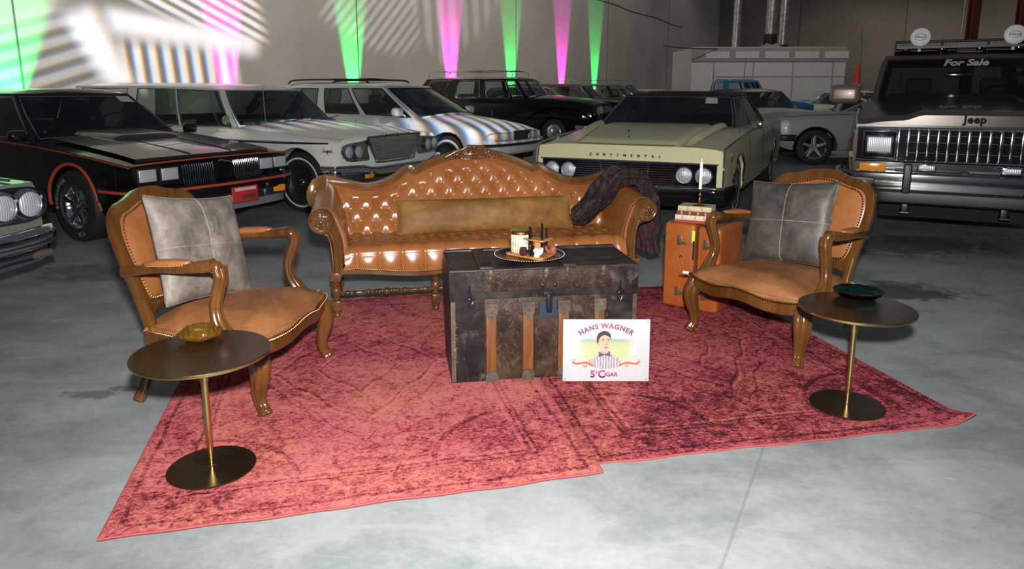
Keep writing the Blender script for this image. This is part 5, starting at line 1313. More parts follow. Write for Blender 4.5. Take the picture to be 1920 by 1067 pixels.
# ---------------------------------------------------------------- black coupe with orange pinstripe
S = dict(xf=1.02, xr=-3.95, wmax=.91, w=[(1.02, .885), (.6, .905), (-1, .91), (-3.2, .905), (-3.95, .86)], belt=[(1.02, .725), (.6, .775), (-.5, .865), (-1.2, .90), (-2.6, .915), (-3.95, .93)],
         mid=[(1.02, .745), (.6, .80), (-.5, .90), (-1.2, .935), (-2.6, .95), (-3.95, .96)], low=[(1.02, .34), (.6, .27), (-3.4, .27), (-3.95, .34)], sec=SEC_FLAT, arch=[(.13, .395, .32), (-2.62, .385, .32)], crown=3.5, bowf=.07)
c = Car('coupe', 'glossy black two-door coupe with orange pinstripes and twin black grilles', -3.66, 7.26, -29, S, P_BLACK); OLDS = c
c.body()
for x in (.13, -2.62):
    for sg in (-1, 1): c.wheel(x, sg, .33, .22, .20, 'mag', y=.80, letters=(sg < 0 and x > 0))
P = c.greenhouse(dict(wsb=(-.62, .76), rwb=(-3.05, .74), wst=(-1.22, .60), rwt=(-2.55, .60), zr=1.335, side=[(.03, .56), (.62, .86)], bulge=.12, crownr=.055, ap=.02), trim=M['chrome_soft'])
c.interior(-.85, -1.75, .90, .70, M['seatdark'], rows=2)
m = MB(); m.grid(lambda u, v: (lerp(.93, -.52, u)-.09*(2*v-1)**2*(1-u)+.09*(1-(2*v-1)**2)*u*.9, (2*v-1)*lerp(.74, .70, u), c.top(lerp(.93, -.5, u), (2*v-1)*.7)+.018+.030*math.sin(PI*min(1, u*1.02))*0+.012), 20, 21)
m.grid(lambda u, v: (.93-.09*(2*v-1)**2, (2*v-1)*.74, c.top(.93, (2*v-1)*.7)+lerp(.030, .0, u)), 2, 21)
m.build('bonnet', paint('satin_black_bonnet', (.014, .014, .016), .32), c.T, smooth=50)
m = MB(); m.grid(lambda u, v: (lerp(.10, -.62, u)-.04*(2*v-1)**2, (2*v-1)*lerp(.36, .42, u), c.top(lerp(.10, -.6, u), 0)+.030+.055*sstep(u, 0, .15)*(1-abs(2*v-1)**8)*(1-.35*u)), 16, 19); m.build('bonnet_scoop', paint('satin_black_scoop', (.020, .020, .022), .32), c.T, smooth=50)
for sg in (-.23, .23):
    m = MB(); m.tube([(x, sg, c.top(x, 0)+.033) for x in [.9-.1*k for k in range(9)]], .004, 5); m.build('bonnet_crease', M['void'], c.T)
c.side_line(lambda x: c.belt(x)-.012, 1.01, -3.9, .006, M['orange_stripe'], 'pinstripe')
m = MB(); m.tube([(1.025-.07*(y/.9)**2, y, .735+.02*(1-(y/.9)**2)) for y in [-.88+.11*k for k in range(17)]], .007, 6); m.build('pinstripe', M['orange_stripe'], c.T)
c.arch_trim(0, .016, M['orange_stripe']); c.arch_trim(1, .016, M['orange_stripe'])
fx = lambda y, d=0: 1.028-.07*(y/.9)**2+d
m = MB(); m.grid(lambda u, v: (fx((2*u-1)*.84, .004), (2*u-1)*.84, lerp(.55, .715, v)), 30, 3); m.build('nose_panel', M['blackgloss'], c.T, smooth=60)
for sg in (-1, 1):
    for yy in (.745, .545): c.rlamp(fx(yy)-.0, sg*yy, .643, .165, .108, bez=M['black'])
    m = MB()
    for k in range(14):
        y = sg*(.12+.0235*k); m.tube([(fx(y, .022), y, .712), (fx(y, .034), y, .65), (fx(y, .028), y, .58), (fx(y, .055), y+sg*.012, .525)], .0042, 5)
    for z in (.70, .68, .66, .64, .62, .60, .58, .56): m.tube([(fx(sg*(.12+.05*k), .020), sg*(.12+.0605*k), z) for k in range(6)], .0022, 4)
    m.build('grille', M['chrome_soft'], c.T)
    m = MB(); m.rbox((1.065, sg*.60, .385), (.05, .22, .07), .01, rot=(0, 0, -sg*.18)); m.build('turn_signal', M['amber'], c.T, smooth=40)
    m = MB(); m.rbox((.74, sg*.895, .435), (.13, .02, .045), .006); m.build('side_marker', M['amber'], c.T, smooth=40)
m = MB(); m.tube([(fx(0, .05), -.07, .722), (fx(0, .065), -.035, .732), (fx(0, .06), 0, .712), (fx(0, .065), .035, .716), (fx(0, .055), .07, .698)], .007, 6); m.build('emblem', M['chrome'], c.T)
mb = text_mb('Oldsmobile', .034, .003, .0006, shear=.4); mb.v = [Vector((fx(.72, .014)-p.y, .66+p.x, .555+p.z)) for p in mb.v]; mb.build('badge', M['chrome'], c.T, smooth=0)
# body coloured bumper with stripe and a silver lower valance
q = [(.56, -.915, .47), (.76, -.915, .47), (.98, -.86, .47), (1.07, -.60, .47), (1.11, 0, .47)]
c.bumper(q, rect(.05, .13), M['blackgloss'], 'bumper'); c.bumper([(x+.03, y*1.03, .505) for x, y, z in q], rrect(.010, .026, .004), M['orange_stripe'], 'bumper_stripe')
c.bumper([(x-.015, y*.99, .375) for x, y, z in q[1:]], rrect(.05, .10, .02), M['chrome_soft'], 'lower_bumper'); c.bumper([(x-.07, y*.97, .29) for x, y, z in q[1:]], rect(.04, .10), paint('silver_valance', (.20, .21, .22), .4), 'valance')
for sg in (-1, 1):
    m = MB(); m.rbox((1.09, sg*.46, .40), (.05, .05, .13), .01); m.build('overrider', M['chrome_soft'], c.T)
m = MB(); m.rbox((1.14, .16, .385), (.012, .31, .155), .004); o = m.build('licence_plate', mat('red_licence_plate', (.50, .035, .03), .4), c.T, smooth=30)
m = MB(); m.box((1.1465, .20, .360), (.002, .15, .035)); m.build('plate_line', mat('dark_plate_line', (.10, .05, .05), .5), o, smooth=0)
m = MB(); m.box((1.147, .16, .435), (.002, .25, .030)); m.build('plate_band', mat('pale_plate_band', (.7, .5, .45), .5), o, smooth=0)
m = MB(); pA, pB = P('f', .05, .80), P('f', .20, .80); v = Vector(pB)-Vector(pA)
q = [Vector(P('f', f, t))+Vector((.012, 0, .004)) for f, t in ((.06, .76), (.20, .78), (.19, .92), (.06, .91))]
m.add(q, [(0, 1, 2, 3)]); m.build('windscreen_sticker', M['white'], c.T, smooth=0)
c.mirror(-.62, -.93, .945, M['blackgloss']); c.mirror(-.62, .93, .945, M['blackgloss'])
wiper(c, -.40, -.3, .25, .93); wiper(c, -.42, .15, .62, .93)
for x in (-.60, -2.02):
    m = MB(); m.tube([(x, -c.w(x, z)-.001, z) for z in (.30, .45, .6, .75, .89)], .0035, 4); m.build('panel_gap', M['void'], c.T)
m = MB(); m.tube([(.78, -c.w(.78, z)-.001, z) for z in (.50, .6, .7)], .003, 4); m.build('panel_gap', M['void'], c.T)

# ---------------------------------------------------------------- cream-white sixties saloon
S = dict(xf=.93, xr=-4.45, wmax=1.0, w=[(.93, .93), (.6, .985), (-1, 1.0), (-3.5, .99), (-4.45, .93)], belt=[(.93, .83), (.5, .855), (-.6, .92), (-2.5, .92), (-3.6, .93), (-4.45, .90)],
         mid=[(.93, .865), (.5, .94), (-.6, 1.0), (-2.5, .99), (-3.6, .95), (-4.45, .90)], low=[(.93, .44), (.5, .30), (-3.7, .28), (-4.45, .40)], sec=[(0, .94), (.3, .985), (.6, .985), (.80, 1.0), (.9, .985), (1, .93)], arch=[(.33, .42, .32), (-2.80, .36, .33)], crown=2.2, bowf=.05)
c = Car('sedan', 'cream-white long-roofed sixties car with canted twin headlamps and a trapezoid mesh grille', -2.24, 9.02, -28, S, P_WHITE); NEWP = c
c.body()
for x in (.33, -2.80):
    for sg in (-1, 1): c.wheel(x, sg, .345, .20, .195, 'steel', y=.86, ww=(.262, .285))
P = c.greenhouse(dict(wsb=(-.74, .82), rwb=(-4.40, .80), wst=(-1.16, .655), rwt=(-4.16, .66), zr=[(-1.1, 1.385), (-2.5, 1.425), (-4.2, 1.435)], side=[(.03, .085), (.09, .275), (.29, .53), (.60, .94)], bulge=.16, crownr=.05, ap=.015, head=.94), trim=M['chrome_soft'], glass=M['glass_car'])
c.interior(-.75, -1.6, .92, .76, M['seatdark'], rows=2, seats=1)
c.side_line(lambda x: .785+.0*x if x < .2 else .785+.02*(x-.2), .80, -4.3, .010, M['black'], 'side_moulding'); c.side_line(lambda x: .80+.0*x, .80, -4.3, .005, M['chrome'], 'side_trim')
fx = lambda y, d=0: .935-.05*(y/1.0)**2+d
# grille: wide at the top, narrow below
m = MB(); tz, bz0 = .835, .565
def gw(z): return lerp(.37, .50, sstep(z, bz0+.03, tz))
m.prism([(y, z) for y, z in [(-.50, tz), (-.37, bz0+.03), (-.30, bz0), (.30, bz0), (.37, bz0+.03), (.50, tz)]], .012, 'X', (fx(0, -.008), 0, 0)); m.build('grille_back', mat('dark_grille_mesh', (.10, .10, .11), .4, .7), c.T, smooth=0)
m = MB(); fr_ = spline([(0, -.51, tz+.012), (0, -.47, tz-.07), (0, -.385, bz0+.03), (0, -.31, bz0-.012), (0, .31, bz0-.012), (0, .385, bz0+.03), (0, .47, tz-.07), (0, .51, tz+.012)], 5)
m.tube([(fx(0, .015), p.y, p.z) for p in fr_], .013, 6); m.tube([(fx(0, .015), -.51, tz+.012), (fx(0, .02), 0, tz+.018), (fx(0, .015), .51, tz+.012)], .012, 6); m.build('grille_surround', M['chrome'], c.T)
m = MB()
for k in range(13):
    z = bz0+.012+.0215*k; w_ = gw(z)-.03; m.box((fx(0, .010), 0, z), (.012, 2*w_, .0065))
for k in range(41):
    y = -.46+.023*k; zl_ = bz0 if abs(y) < .33 else lerp(bz0, tz, (abs(y)-.33)/.17); m.box((fx(0, .006), y, (zl_+tz)/2), (.006, .004, tz-zl_-.01))
m.build('grille_bars', M['chrome_soft'], c.T, smooth=0)
for i, ch in enumerate('CHRYSLER'):
    mb = text_mb(ch, .034, .004, .001); mb.v = [Vector((fx(0, .035)-p.y, -.26+.074*i+p.x, .858+p.z)) for p in mb.v]; mb.build('badge_letter', M['black'], c.T, smooth=0)
for sg in (-1, 1):
    m = MB(); pts = [(sg*.46, .81), (sg*.56, .80), (sg*.80, .785), (sg*.885, .765), (sg*.91, .70), (sg*.88, .63), (sg*.80, .60), (sg*.60, .595), (sg*.47, .60), (sg*.50, .70)]
    m.prism([(a, b) for a, b in pts], .03, 'X', (fx(.8, -.0), 0, 0)); m.build('headlamp_panel', M['chrome_soft'], c.T, smooth=0)
    m = MB(); m.tube(spline([(fx(.8, .030), a, b) for a, b in pts], 3, closed=True), .009, 6, closed=True); m.build('headlamp_surround', M['chrome'], c.T)
    c.lamp(fx(.8, .045), sg*.83, .700, .066); c.lamp(fx(.65, .045), sg*.675, .695, .066)
    m = MB(); m.rbox((1.08, sg*.62, .43), (.02, .19, .05), .012); m.build('turn_signal', M['amber'], c.T, smooth=50)
# script on the wing
m = MB()
L_ = [[(0, 0), (0.005, .05), (.012, .09), (.03, .10), (.03, .06), (.022, .03), (.03, .01), (.045, .03), (.05, .05)], [(.05, .05), (.045, .02), (.055, .01), (.07, .03), (.075, .045), (.07, .02), (.08, .01), (.09, .04)], [(.09, .045), (.095, -.03), (.10, .04), (.115, .045), (.11, .01), (.10, .015)], [(.12, .03), (.13, .045), (.14, .03), (.13, .012), (.12, .03)], [(.145, .04), (.15, .01), (.155, .035), (.17, .04)], [(.175, .07), (.175, .012), (.19, .015)]]
for ln in L_: m.tube(spline([(.58-a*1.25, -c.w(.5, .66)-.004, .655+b*.75) for a, b in [(-.0+q[0], q[1]) for q in ln]], 4), .0042, 5)
for p in m.v: p.x = .98-p.x if False else p.x
m.v = [Vector((.62-(.62-p.x)*1.0, p.y, p.z)) for p in m.v]
xs_ = [p.x for p in m.v]; xm = (min(xs_)+max(xs_))/2
m.v = [Vector((.76+(xm-p.x)*-.62, -c.w(.8, .70)-.012+(p.y+c.w(.5, .66)), .715+(p.z-.68)*.8)) for p in [Vector((2*xm-q.x, q.y, q.z)) for q in m.v]]; m.build('script_badge', M['black'], c.T)
q = [(.74, -1.03, .46), (.80, -1.02, .46), (.90, -.98, .46), (1.02, -.72, .455), (1.05, -.50, .42), (1.06, 0, .42)]
c.bumper(q, rrect(.09, .17, .045, 4), M['chrome'], 'bumper'); c.bumper([(x+.01, y*1.005, z+.085) for x, y, z in q], rrect(.05, .03, .012), M['chrome'], 'bumper_lip')
c.bumper([(x-.1, y*.98, z-.12) for x, y, z in q[1:]], rect(.05, .10), M['blackgloss'], 'valance')
m = MB(); m.tube([(-.25, -.86, .90), (-.26, -.865, 1.44)], .0035, 5); m.ball((-.25, -.86, .905), .018, 8, 6); m.build('aerial', M['iron'], c.T)
wiper(c, -.38, -.45, .1, .985); wiper(c, -.38, .1, .62, .985)
m = MB(); m.tube([(-1.86, -1.0, .83), (-1.9, -1.02, .835), (-2.02, -1.02, .835), (-2.06, -1.0, .83)], .012, 6); m.build('door_handle', M['chrome'], c.T)
for x in (-.62, -1.95):
    m = MB(); m.tube([(x, -c.w(x, z)-.001, z) for z in (.30, .45, .6, .75, .87)], .0035, 4); m.build('panel_gap', M['void'], c.T)
m = MB(); m.tube([(-.7, -1.03, 1.0), (-.7, -.98, .93)], .008, 6); m.lathe([(.0001, -.02), (.05, -.012), (.055, .0)], (-.7, -1.04, 1.03), 16, 'X'); m.build('side_mirror', M['chrome'], c.T)

# ---------------------------------------------------------------- white nineties estate with rack
S = dict(xf=1.03, xr=-4.30, wmax=.99, w=[(1.03, .80), (.85, .90), (.5, .965), (-1, .99), (-3.6, .98), (-4.30, .90)], belt=[(1.03, .70), (.7, .76), (0, .84), (-.5, .90), (-1.5, .95), (-4.30, .98)],
         mid=[(1.03, .745), (.7, .84), (0, .94), (-.5, .985), (-1.5, .99), (-4.30, .99)], low=[(1.03, .36), (.6, .27), (-3.8, .27), (-4.30, .38)], sec=SEC_ROUND, arch=[(.22, .39, .32), (-2.72, .37, .32)], crown=2.4, bowf=.14)
S['bright'] = 1
c = Car('station_wagon', 'white rounded estate car with black roof rack and amber-cornered headlamps', -.72, 12.3, -31, S, P_WHITE2); ROAD = c
c.body()
for x in (.22, -2.72):
    for sg in (-1, 1): c.wheel(x, sg, .335, .21, .20, 'steel', y=.87, ww=(.235, .275))
m = MB(); m.grid(lambda u, v: (lerp(-1.75, -3.85, u), lerp(-.54, .54, v), 1.462+.052*(1-abs(2*v-1)**2.6)**.8*min(1, u*8+.4, (1-u)*9+.2)), 16, 13); m.build('roof_panel', P_VINYL, c.T, smooth=60)
P = c.greenhouse(dict(wsb=(-.42, .84), rwb=(-4.15, .84), wst=(-1.36, .64), rwt=(-3.75, .66), zr=1.445, side=[(.03, .30), (.335, .56), (.62, .93)], bulge=.20, crownr=.06, ap=.035, head=.91, sill=.06), trim=M['black'], glass=M['glass_car'])
c.interior(-.75, -1.75, 1.0, .78, M['seatgrey'], rows=2)
for sg in (-1, 1):
    m = MB(); xs = [-1.75, -1.85, -2.2, -2.8, -3.4, -3.65, -3.75]; zs = [1.50, 1.545, 1.56, 1.562, 1.56, 1.545, 1.50]
    m.tube(spline([(x, sg*.56, z) for x, z in zip(xs, zs)], 4), .016, 8); m.build('roof_rail', M['black'], c.T)
for x in (-2.15, -3.35):
    m = MB(); m.tube([(x, -.56, 1.56), (x, 0, 1.575), (x, .56, 1.56)], .014, 8); m.build('rack_bar', M['black'], c.T)
fx = lambda y, d=0: 1.04-.14*(y/.99)**2+d
m = MB(); m.grid(lambda u, v: (fx(.27*(2*u-1), .010), .27*(2*u-1), lerp(.58, .725, v)), 12, 3); m.build('grille_back', M['black'], c.T)
m = MB()
for z in (.60, .62, .64, .66, .68, .70): m.tube([(fx(y, .016), y, z) for y in (-.26, -.13, 0, .13, .26)], .003, 4)
for y in (-.26, 0, .26): m.tube([(fx(y, .018), y, .585), (fx(y, .018), y, .72)], .004, 4)
m.tube([(fx(y, .02), y, .73) for y in (-.29, -.15, 0, .15, .29)], .012, 6); m.tube([(fx(.29, .02), sg_*.29, z) for sg_ in (1,) for z in (.58, .73)], .008, 6); m.tube([(fx(.29, .02), -.29, z) for z in (.58, .73)], .008, 6); m.build('grille', M['chrome_soft'], c.T)
for sg in (-1, 1):
    m = MB(); m.grid(lambda u, v: (fx(lerp(.30, .64, u), .016), sg*lerp(.30, .64, u), lerp(.60, .70, v)), 8, 3); o = m.build('headlamp', M['glass_lens'], c.T)
    m = MB(); m.grid(lambda u, v: (fx(lerp(.645, .80, u), .016)-.10*u*u, sg*lerp(.645, .815, u), lerp(.605, .70-.02*u, v)), 8, 3); m.build('corner_lamp', mat('pale_amber_lens', (.75, .50, .16), .3), c.T)
    m = MB(); a = [(fx(y, .02), sg*y, .712) for y in (.29, .4, .5, .62)]+[(fx(.78, -.04), sg*.79, .70), (fx(.80, -.10), sg*.83, .65), (fx(.78, -.04), sg*.79, .598)]+[(fx(y, .02), sg*y, .59) for y in (.62, .5, .4, .29)]; m.tube(a, .006, 5, closed=True); m.build('headlamp_bezel', M['chrome_soft'], c.T)
q = [(.62, -1.0, .46), (.72, -.97, .46), (.86, -.90, .46), (1.03, -.55, .46), (1.09, 0, .46)]
c.bumper(q, rrect(.10, .17, .05, 5), P_WHITE2, 'bumper'); c.bumper([(x+.045, y*1.035, z+.062) for x, y, z in q], rrect(.02, .045, .008), M['black'], 'rub_strip'); c.bumper([(x+.058, y*1.045, z+.045) for x, y, z in q], rrect(.006, .012, .003), M['chrome'], 'rub_strip_trim')
c.mirror(-.72, -1.04, 1.02, P_WHITE2, (.13, .22, .14)); c.mirror(-.72, 1.04, 1.02, P_WHITE2, (.13, .22, .14))
m = MB(); m.tube([(.45, -.0, .93), (.45, 0, 1.02)], .006, 6); m.ball((.45, 0, 1.03), .013, 8, 6); m.build('bonnet_ornament', M['black'], c.T)
for x in (-.55, -1.72, -2.65):
    m = MB(); m.tube([(x, -c.w(x, z)-.001, z) for z in (.28, .4, .55, .7, .8, .88)], .004, 4); m.build('panel_gap', M['void'], c.T); c.side_line(.52, .5, -4.2, .012, M['chrome_soft'], 'side_moulding')

# ---------------------------------------------------------------- pale yellow sixties luxury saloon
S = dict(xf=.86, xr=-4.75, wmax=1.0, w=[(.86, .975), (.5, .99), (-1, 1.0), (-4, .985), (-4.75, .94)], belt=[(.86, .795), (.0, .85), (-.8, .90), (-2, .895), (-2.8, .93), (-4.75, .90)],
         mid=[(.86, .825), (.3, .905), (-.4, .965), (-2, .96), (-2.8, .94), (-4.75, .89)], low=[(.86, .36), (.5, .27), (-4, .27), (-4.75, .38)], sec=SEC_FLAT, arch=[(0, .395, .32), (-3.2, .355, .33)], crown=7, bowf=.03)
c = Car('sedan', 'pale yellow long low saloon with full-width bar grille and black vinyl roof', 1.52, 7.98, -116, S, P_YEL); LINC = c
c.body()
for x in (0, -3.2):
    for sg in (-1, 1): c.wheel(x, sg, .345, .21, .195, 'hub', y=.865, ww=(.215, .255))
P = c.greenhouse(dict(wsb=(-.66, .82), rwb=(-3.35, .82), wst=(-1.28, .66), rwt=(-2.72, .64), zr=1.31, side=[(.03, .42), (.45, .80)], bulge=.17, crownr=.05, ap=.015, head=.93, sill=.03, framemat=P_VINYL, roofmat=P_VINYL), trim=M['chrome_soft'], glass=M['glass_dark'])
c.interior(-.95, -1.85, .92, .78, M['seatdark'], rows=2, seats=1)
fx = lambda y, d=0: .865-.03*(y/1.0)**2+d
m = MB(); m.grid(lambda u, v: (fx(1.82*(u-.5), .007), 1.82*(u-.5), lerp(.445, .662, v)), 24, 3); m.build('grille_recess', M['blackgloss'], c.T, smooth=60)
m = MB()
for k in range(9): m.rbox((fx(0, .016), 0, .460+.0235*k), (.020, .88, .0065), .002)
for k in range(9): 
    for sg in (-1, 1): m.rbox((fx(.5, .012), sg*.475, .460+.0235*k), (.014, .08, .005), .002)
for y in (-.245, 0, .245): m.box((fx(0, .016), y, .555), (.012, .006, .2))
m.build('grille_bars', M['chrome'], c.T, smooth=0)
m = MB(); m.tube([(fx(.9, .018), -.93, .667), (fx(0, .018), 0, .672), (fx(.9, .018), .93, .667)], .008, 6); m.tube([(fx(.9, .018), -.93, .440), (fx(0, .018), 0, .440), (fx(.9, .018), .93, .440)], .010, 6); m.build('grille_surround', M['chrome'], c.T)
for sg in (-1, 1):
    c.lamp(fx(.78, .020), sg*.790, .553, .076); c.lamp(fx(.6, .020), sg*.605, .553, .076)
    m = MB(); m.sweep([(.86, sg*.975, .40), (.885, sg*.980, .55), (.875, sg*.975, .73), (.82, sg*.97, .815), (.4, sg*.975, .85), (-.5, sg*.975, .90), (-1.5, sg*.96, .91)], rrect(.020, .016, .005), up=(0, 1, 0)); m.build('fender_blade', M['chrome'], c.T, smooth=60)
    m = MB(); m.rbox((.925, sg*.70, .31), (.02, .22, .065), .006); o = m.build('turn_signal', M['chrome'], c.T); m = MB(); m.rbox((.934, sg*.70, .31), (.012, .19, .045), .004); m.build('lens', M['glass_lens'], o)
# raised centre of the bonnet, with ridge lines
def hood(u, v):
    x = lerp(.862, -.50, u); hw = lerp(.53, .60, u); y = (2*v-1)*hw
    e = min(1, (1-abs(2*v-1))/.10); zz = c.top(x, min(abs(y), .6))+.040*e**.6*(1-.2*u)*sstep(u, -.08, .10)
    return (x+(.0 if u > 0 else 0)-.03*(y/1)**2+.10*u*(1-(2*v-1)**2)*0, y, zz)
m = MB(); m.grid(hood, 36, 41); m.build('bonnet', P_YEL, c.T, smooth=50)
for sg in (-1, 1):
    m = MB(); m.grid(lambda u, v: (lerp(.80, -.46, u), sg*(lerp(.545, .66, u)+.11*v), c.top(lerp(.80, -.46, u), .6)+.006+.052*math.sin(PI*v)*sstep(u, 0, .25)*(1-.1*u)), 24, 9); m.build('bonnet_ridge', P_YEL, c.T, smooth=60)
for i, ch in enumerate('CONTINENTAL'):
    mb = text_mb(ch, .034, .006, .0016); mb.v = [Vector((fx(.35, .020)-p.y, -.36+.072*i+p.x, .725+p.z)) for p in mb.v]; mb.build('badge_letter', M['iron'], c.T, smooth=0)
m = MB(); m.lathe([(.0001, 0), (.022, 0), (.014, .008), (.004, .03), (.003, .085)], (.70, -.02, .895), 12); m.box((.70, -.02, .965), (.008, .03, .008)); m.build('bonnet_ornament', M['chrome'], c.T)
q = [(.50, -1.02, .37), (.66, -1.02, .37), (.86, -.99, .37), (.93, -.90, .36), (.95, -.5, .34), (.95, 0, .34)]
c.bumper(q, rrect(.09, .17, .03, 4), M['blackgloss'], 'bumper'); c.bumper([(x+.02, y*1.01, z+.082) for x, y, z in q], rrect(.06, .035, .012), M['chrome'], 'bumper_lip')
for sg in (-1, 1):
    m = MB(); m.rbox((.975, sg*.42, .36), (.04, .10, .16), .015); m.build('overrider', M['chrome'], c.T, smooth=50)
    m = MB(); m.rbox((.60, sg*1.005, .72), (.05, .004, .10), .001); m.build('side_vent', M['chrome_soft'], c.T)
m = MB(); m.tube([(-.45, .90, .90), (-.46, .92, 1.72)], .0045, 6); m.ball((-.45, .90, .905), .018, 8, 6); m.build('aerial', M['chrome'], c.T)
m = MB(); q = [Vector(P('f', f, t))+Vector((.014, 0, .004)) for f, t in ((.12, .72), (.22, .72), (.215, .90), (.12, .90))]; m.add(q, [(0, 1, 2, 3)]); m.build('windscreen_sticker', M['white'], c.T, smooth=0)
m = MB(); m.rbox((-.72, 1.05, .985), (.06, .12, .08), .012); m.tube([(-.70, 1.03, .96), (-.68, .97, .90)], .01, 6); m.build('side_mirror', M['chrome'], c.T, smooth=50)
m = MB(); m.rbox((-1.9, 1.02, .80), (.14, .02, .02), .008); m.build('door_handle', M['chrome'], c.T)
c.side_line(.31, .45, -4.6, .014, M['chrome'], 'sill_moulding', h=1)
wiper(c, -.42, -.35, .15, .985, .03); wiper(c, -.42, .2, .7, .985, .03)
for x in (-.72, -1.92, -3.0):
    m = MB(); m.tube([(x, c.w(x, z)+.001, z) for z in (.30, .45, .6, .75, .88)], .004, 4); m.build('panel_gap', M['void'], c.T)

# ---------------------------------------------------------------- brown off-roader with rack
S = dict(xf=.66, xr=-3.95, wmax=.93, w=[(.66, .875), (.3, .90), (-1, .93), (-3.95, .91)], belt=[(.66, 1.085), (.2, 1.14), (-.7, 1.24), (-3.95, 1.24)], mid=[(.66, 1.13), (.2, 1.20), (-.7, 1.28), (-3.95, 1.25)],
         low=[(.66, .60), (.3, .50), (-3.5, .48), (-3.95, .58)], sec=[(0, .95), (.3, .985), (.6, 1), (.9, .985), (1, .93)], arch=[(0, .47, .42), (-2.76, .45, .42)], crown=5, bowf=.03)
c = Car('off_road_vehicle', 'tall bronze-brown off-roader with chrome vertical grille, roof rack and white spot lamps', 4.13, 6.58, -117.6, S, P_BRONZE, group=None); JEEP = c
c.body()
for x in (0, -2.76):
    for sg in (-1, 1): c.wheel(x, sg, .39, .25, .20, 'mag', y=.80)
P = c.greenhouse(dict(wsb=(-.55, .78), rwb=(-3.85, .78), wst=(-.86, .70), rwt=(-3.7, .70), zr=1.72, side=[(.03, .10), (.11, .33), (.36, .60), (.64, .95)], bulge=.06, crownr=.05, ap=.03, head=.90, sill=.03, curve=0), trim=M['black'], glass=M['glass_dark'])
c.interior(-.85, -1.55, 1.20, .74, M['seatdark'], rows=2)
fx = .672; M['grille_chrome'] = mat('dull_grille_chrome', (.50, .50, .51), .10, 1.)
m = MB(); m.prism([(-.84, .765), (.84, .765), (.84, 1.04), (-.84, 1.04)], .012, 'X', (fx-.008, 0, 0)); m.build('grille_recess', M['blackgloss'], c.T, smooth=0)
m = MB(); m.tube([(fx+.012, -.845, .765), (fx+.012, -.845, 1.045), (fx+.012, .845, 1.045), (fx+.012, .845, .765)], .013, 8, closed=True); m.build('grille_surround', M['chrome'], c.T)
m = MB(); m.box((fx+.004, 0, 1.062), (.02, 1.72, .028)); m.box((fx+.004, 0, .752), (.02, 1.72, .022)); m.build('grille_frame', M['grille_chrome'], c.T, smooth=0)
for k in range(15):
    y = -.52+.0743*k; m = MB(); m.rbox((fx+.016, y, .905), (.030, .030, .262), .008); m.build('grille_bar', M['grille_chrome'], c.T, smooth=40)
m = MB()
for z in (.84, .93, .99): m.box((fx+.004, 0, z), (.006, .94, .004))
m.build('radiator_slats', M['black'], c.T, smooth=0)
for sg in (-1, 1):
    m = MB(); m.rbox((fx+.010, sg*.665, .905), (.03, .275, .245), .010); o = m.build('headlamp_bezel', M['chrome_soft'], c.T, smooth=40)
    m = MB(); m.rbox((fx+.024, sg*.665, .905), (.03, .25, .22), .02); m.build('lamp_recess', M['blackgloss'], o, smooth=40)
    c.rlamp(fx+.036, sg*.665, .905, .190, .132, bez=M['chrome'])
    m = MB(); m.rbox((fx+.012, sg*.70, .705), (.04, .21, .070), .006); m.build('turn_signal', M['amber'], c.T, smooth=40)
    m = MB(); m.rbox((.895, sg*.43, .635), (.045, .065, .25), .012); m.build('bumper_guard', M['black'], c.T, smooth=40)
    m = MB(); m.rbox((fx+.015, sg*.27, .690), (.02, .50, .030), .005); m.build('lower_slot', M['black'], c.T)
    c.rlamp(.885, sg*.295, .735, .12, .042, 'fog_lamp')
m = MB(); m.box((fx, 0, .69), (.015, 1.66, .10)); m.build('lower_panel', M['grille_chrome'], c.T, smooth=0)
q = [(.42, -.98, .605), (.62, -.975, .605), (.80, -.93, .605), (.84, -.6, .605), (.845, 0, .605)]
c.bumper(q, rrect(.06, .16, .02), mat('polished_steel_bumper', (.42, .42, .43), .09, 1.), 'bumper'); c.bumper([(.80, -.70, .475), (.845, -.55, .475), (.85, 0, .475)], rrect(.09, .11, .02), M['black'], 'lower_bumper')
for sg in (-1, 1):
    m = MB(); m.rbox((.83, sg*.80, .60), (.09, .26, .07), .01); m.build('bumper_end_cap', M['black'], c.T)
m = MB(); m.box((0, 0, .36), (.12, 1.5, .12)); m.lathe([(.0001, -.12), (.12, -.08), (.14, 0), (.12, .08), (.0001, .12)], (0, -.25, .36), 16, 'X')
for y in (-.42, .3): m.rbox((.74, y, .37), (.05, .06, .10), .01); m.tube([(.74, y-.03, .35), (.80, y-.03, .33), (.80, y+.03, .33), (.74, y+.03, .35)], .010, 6)
m.build('axle_and_hooks', M['iron'], c.T, smooth=40)
# bonnet with raised nose
def hood(u, v):
    x = lerp(.70, -.52, u); y = (2*v-1)*.84; r = abs(y)
    rise = .045*(1-sstep(r, .34, .50)); zz = c.top(x, min(r, .8))+.016+rise
    if u < .06: zz -= .03*(1-u/.06)
    return (x-.02*(y/.9)**2, y, zz)
m = MB(); m.grid(hood, 30, 45); m.build('bonnet', P_BRONZE, c.T, smooth=50)
m = MB(); m.grid(lambda u, v: ((lambda h: (h[0]+.004, h[1], lerp(h[2], 1.075, u)))(hood(0, v))), 3, 45); m.build('bonnet_lip', paint('champagne_lip', (.10, .085, .07), .25, .5), c.T, smooth=60)
mb = text_mb('Jeep', .085, .008, .004, 1.1); mb.v = [Vector((.722-p.y, .02+p.x, 1.128+p.z)) for p in mb.v]; mb.build('badge', M['void'], c.T, smooth=0)
mb = text_mb('For Sale', .115, .002, .0045, 1.0, .25)
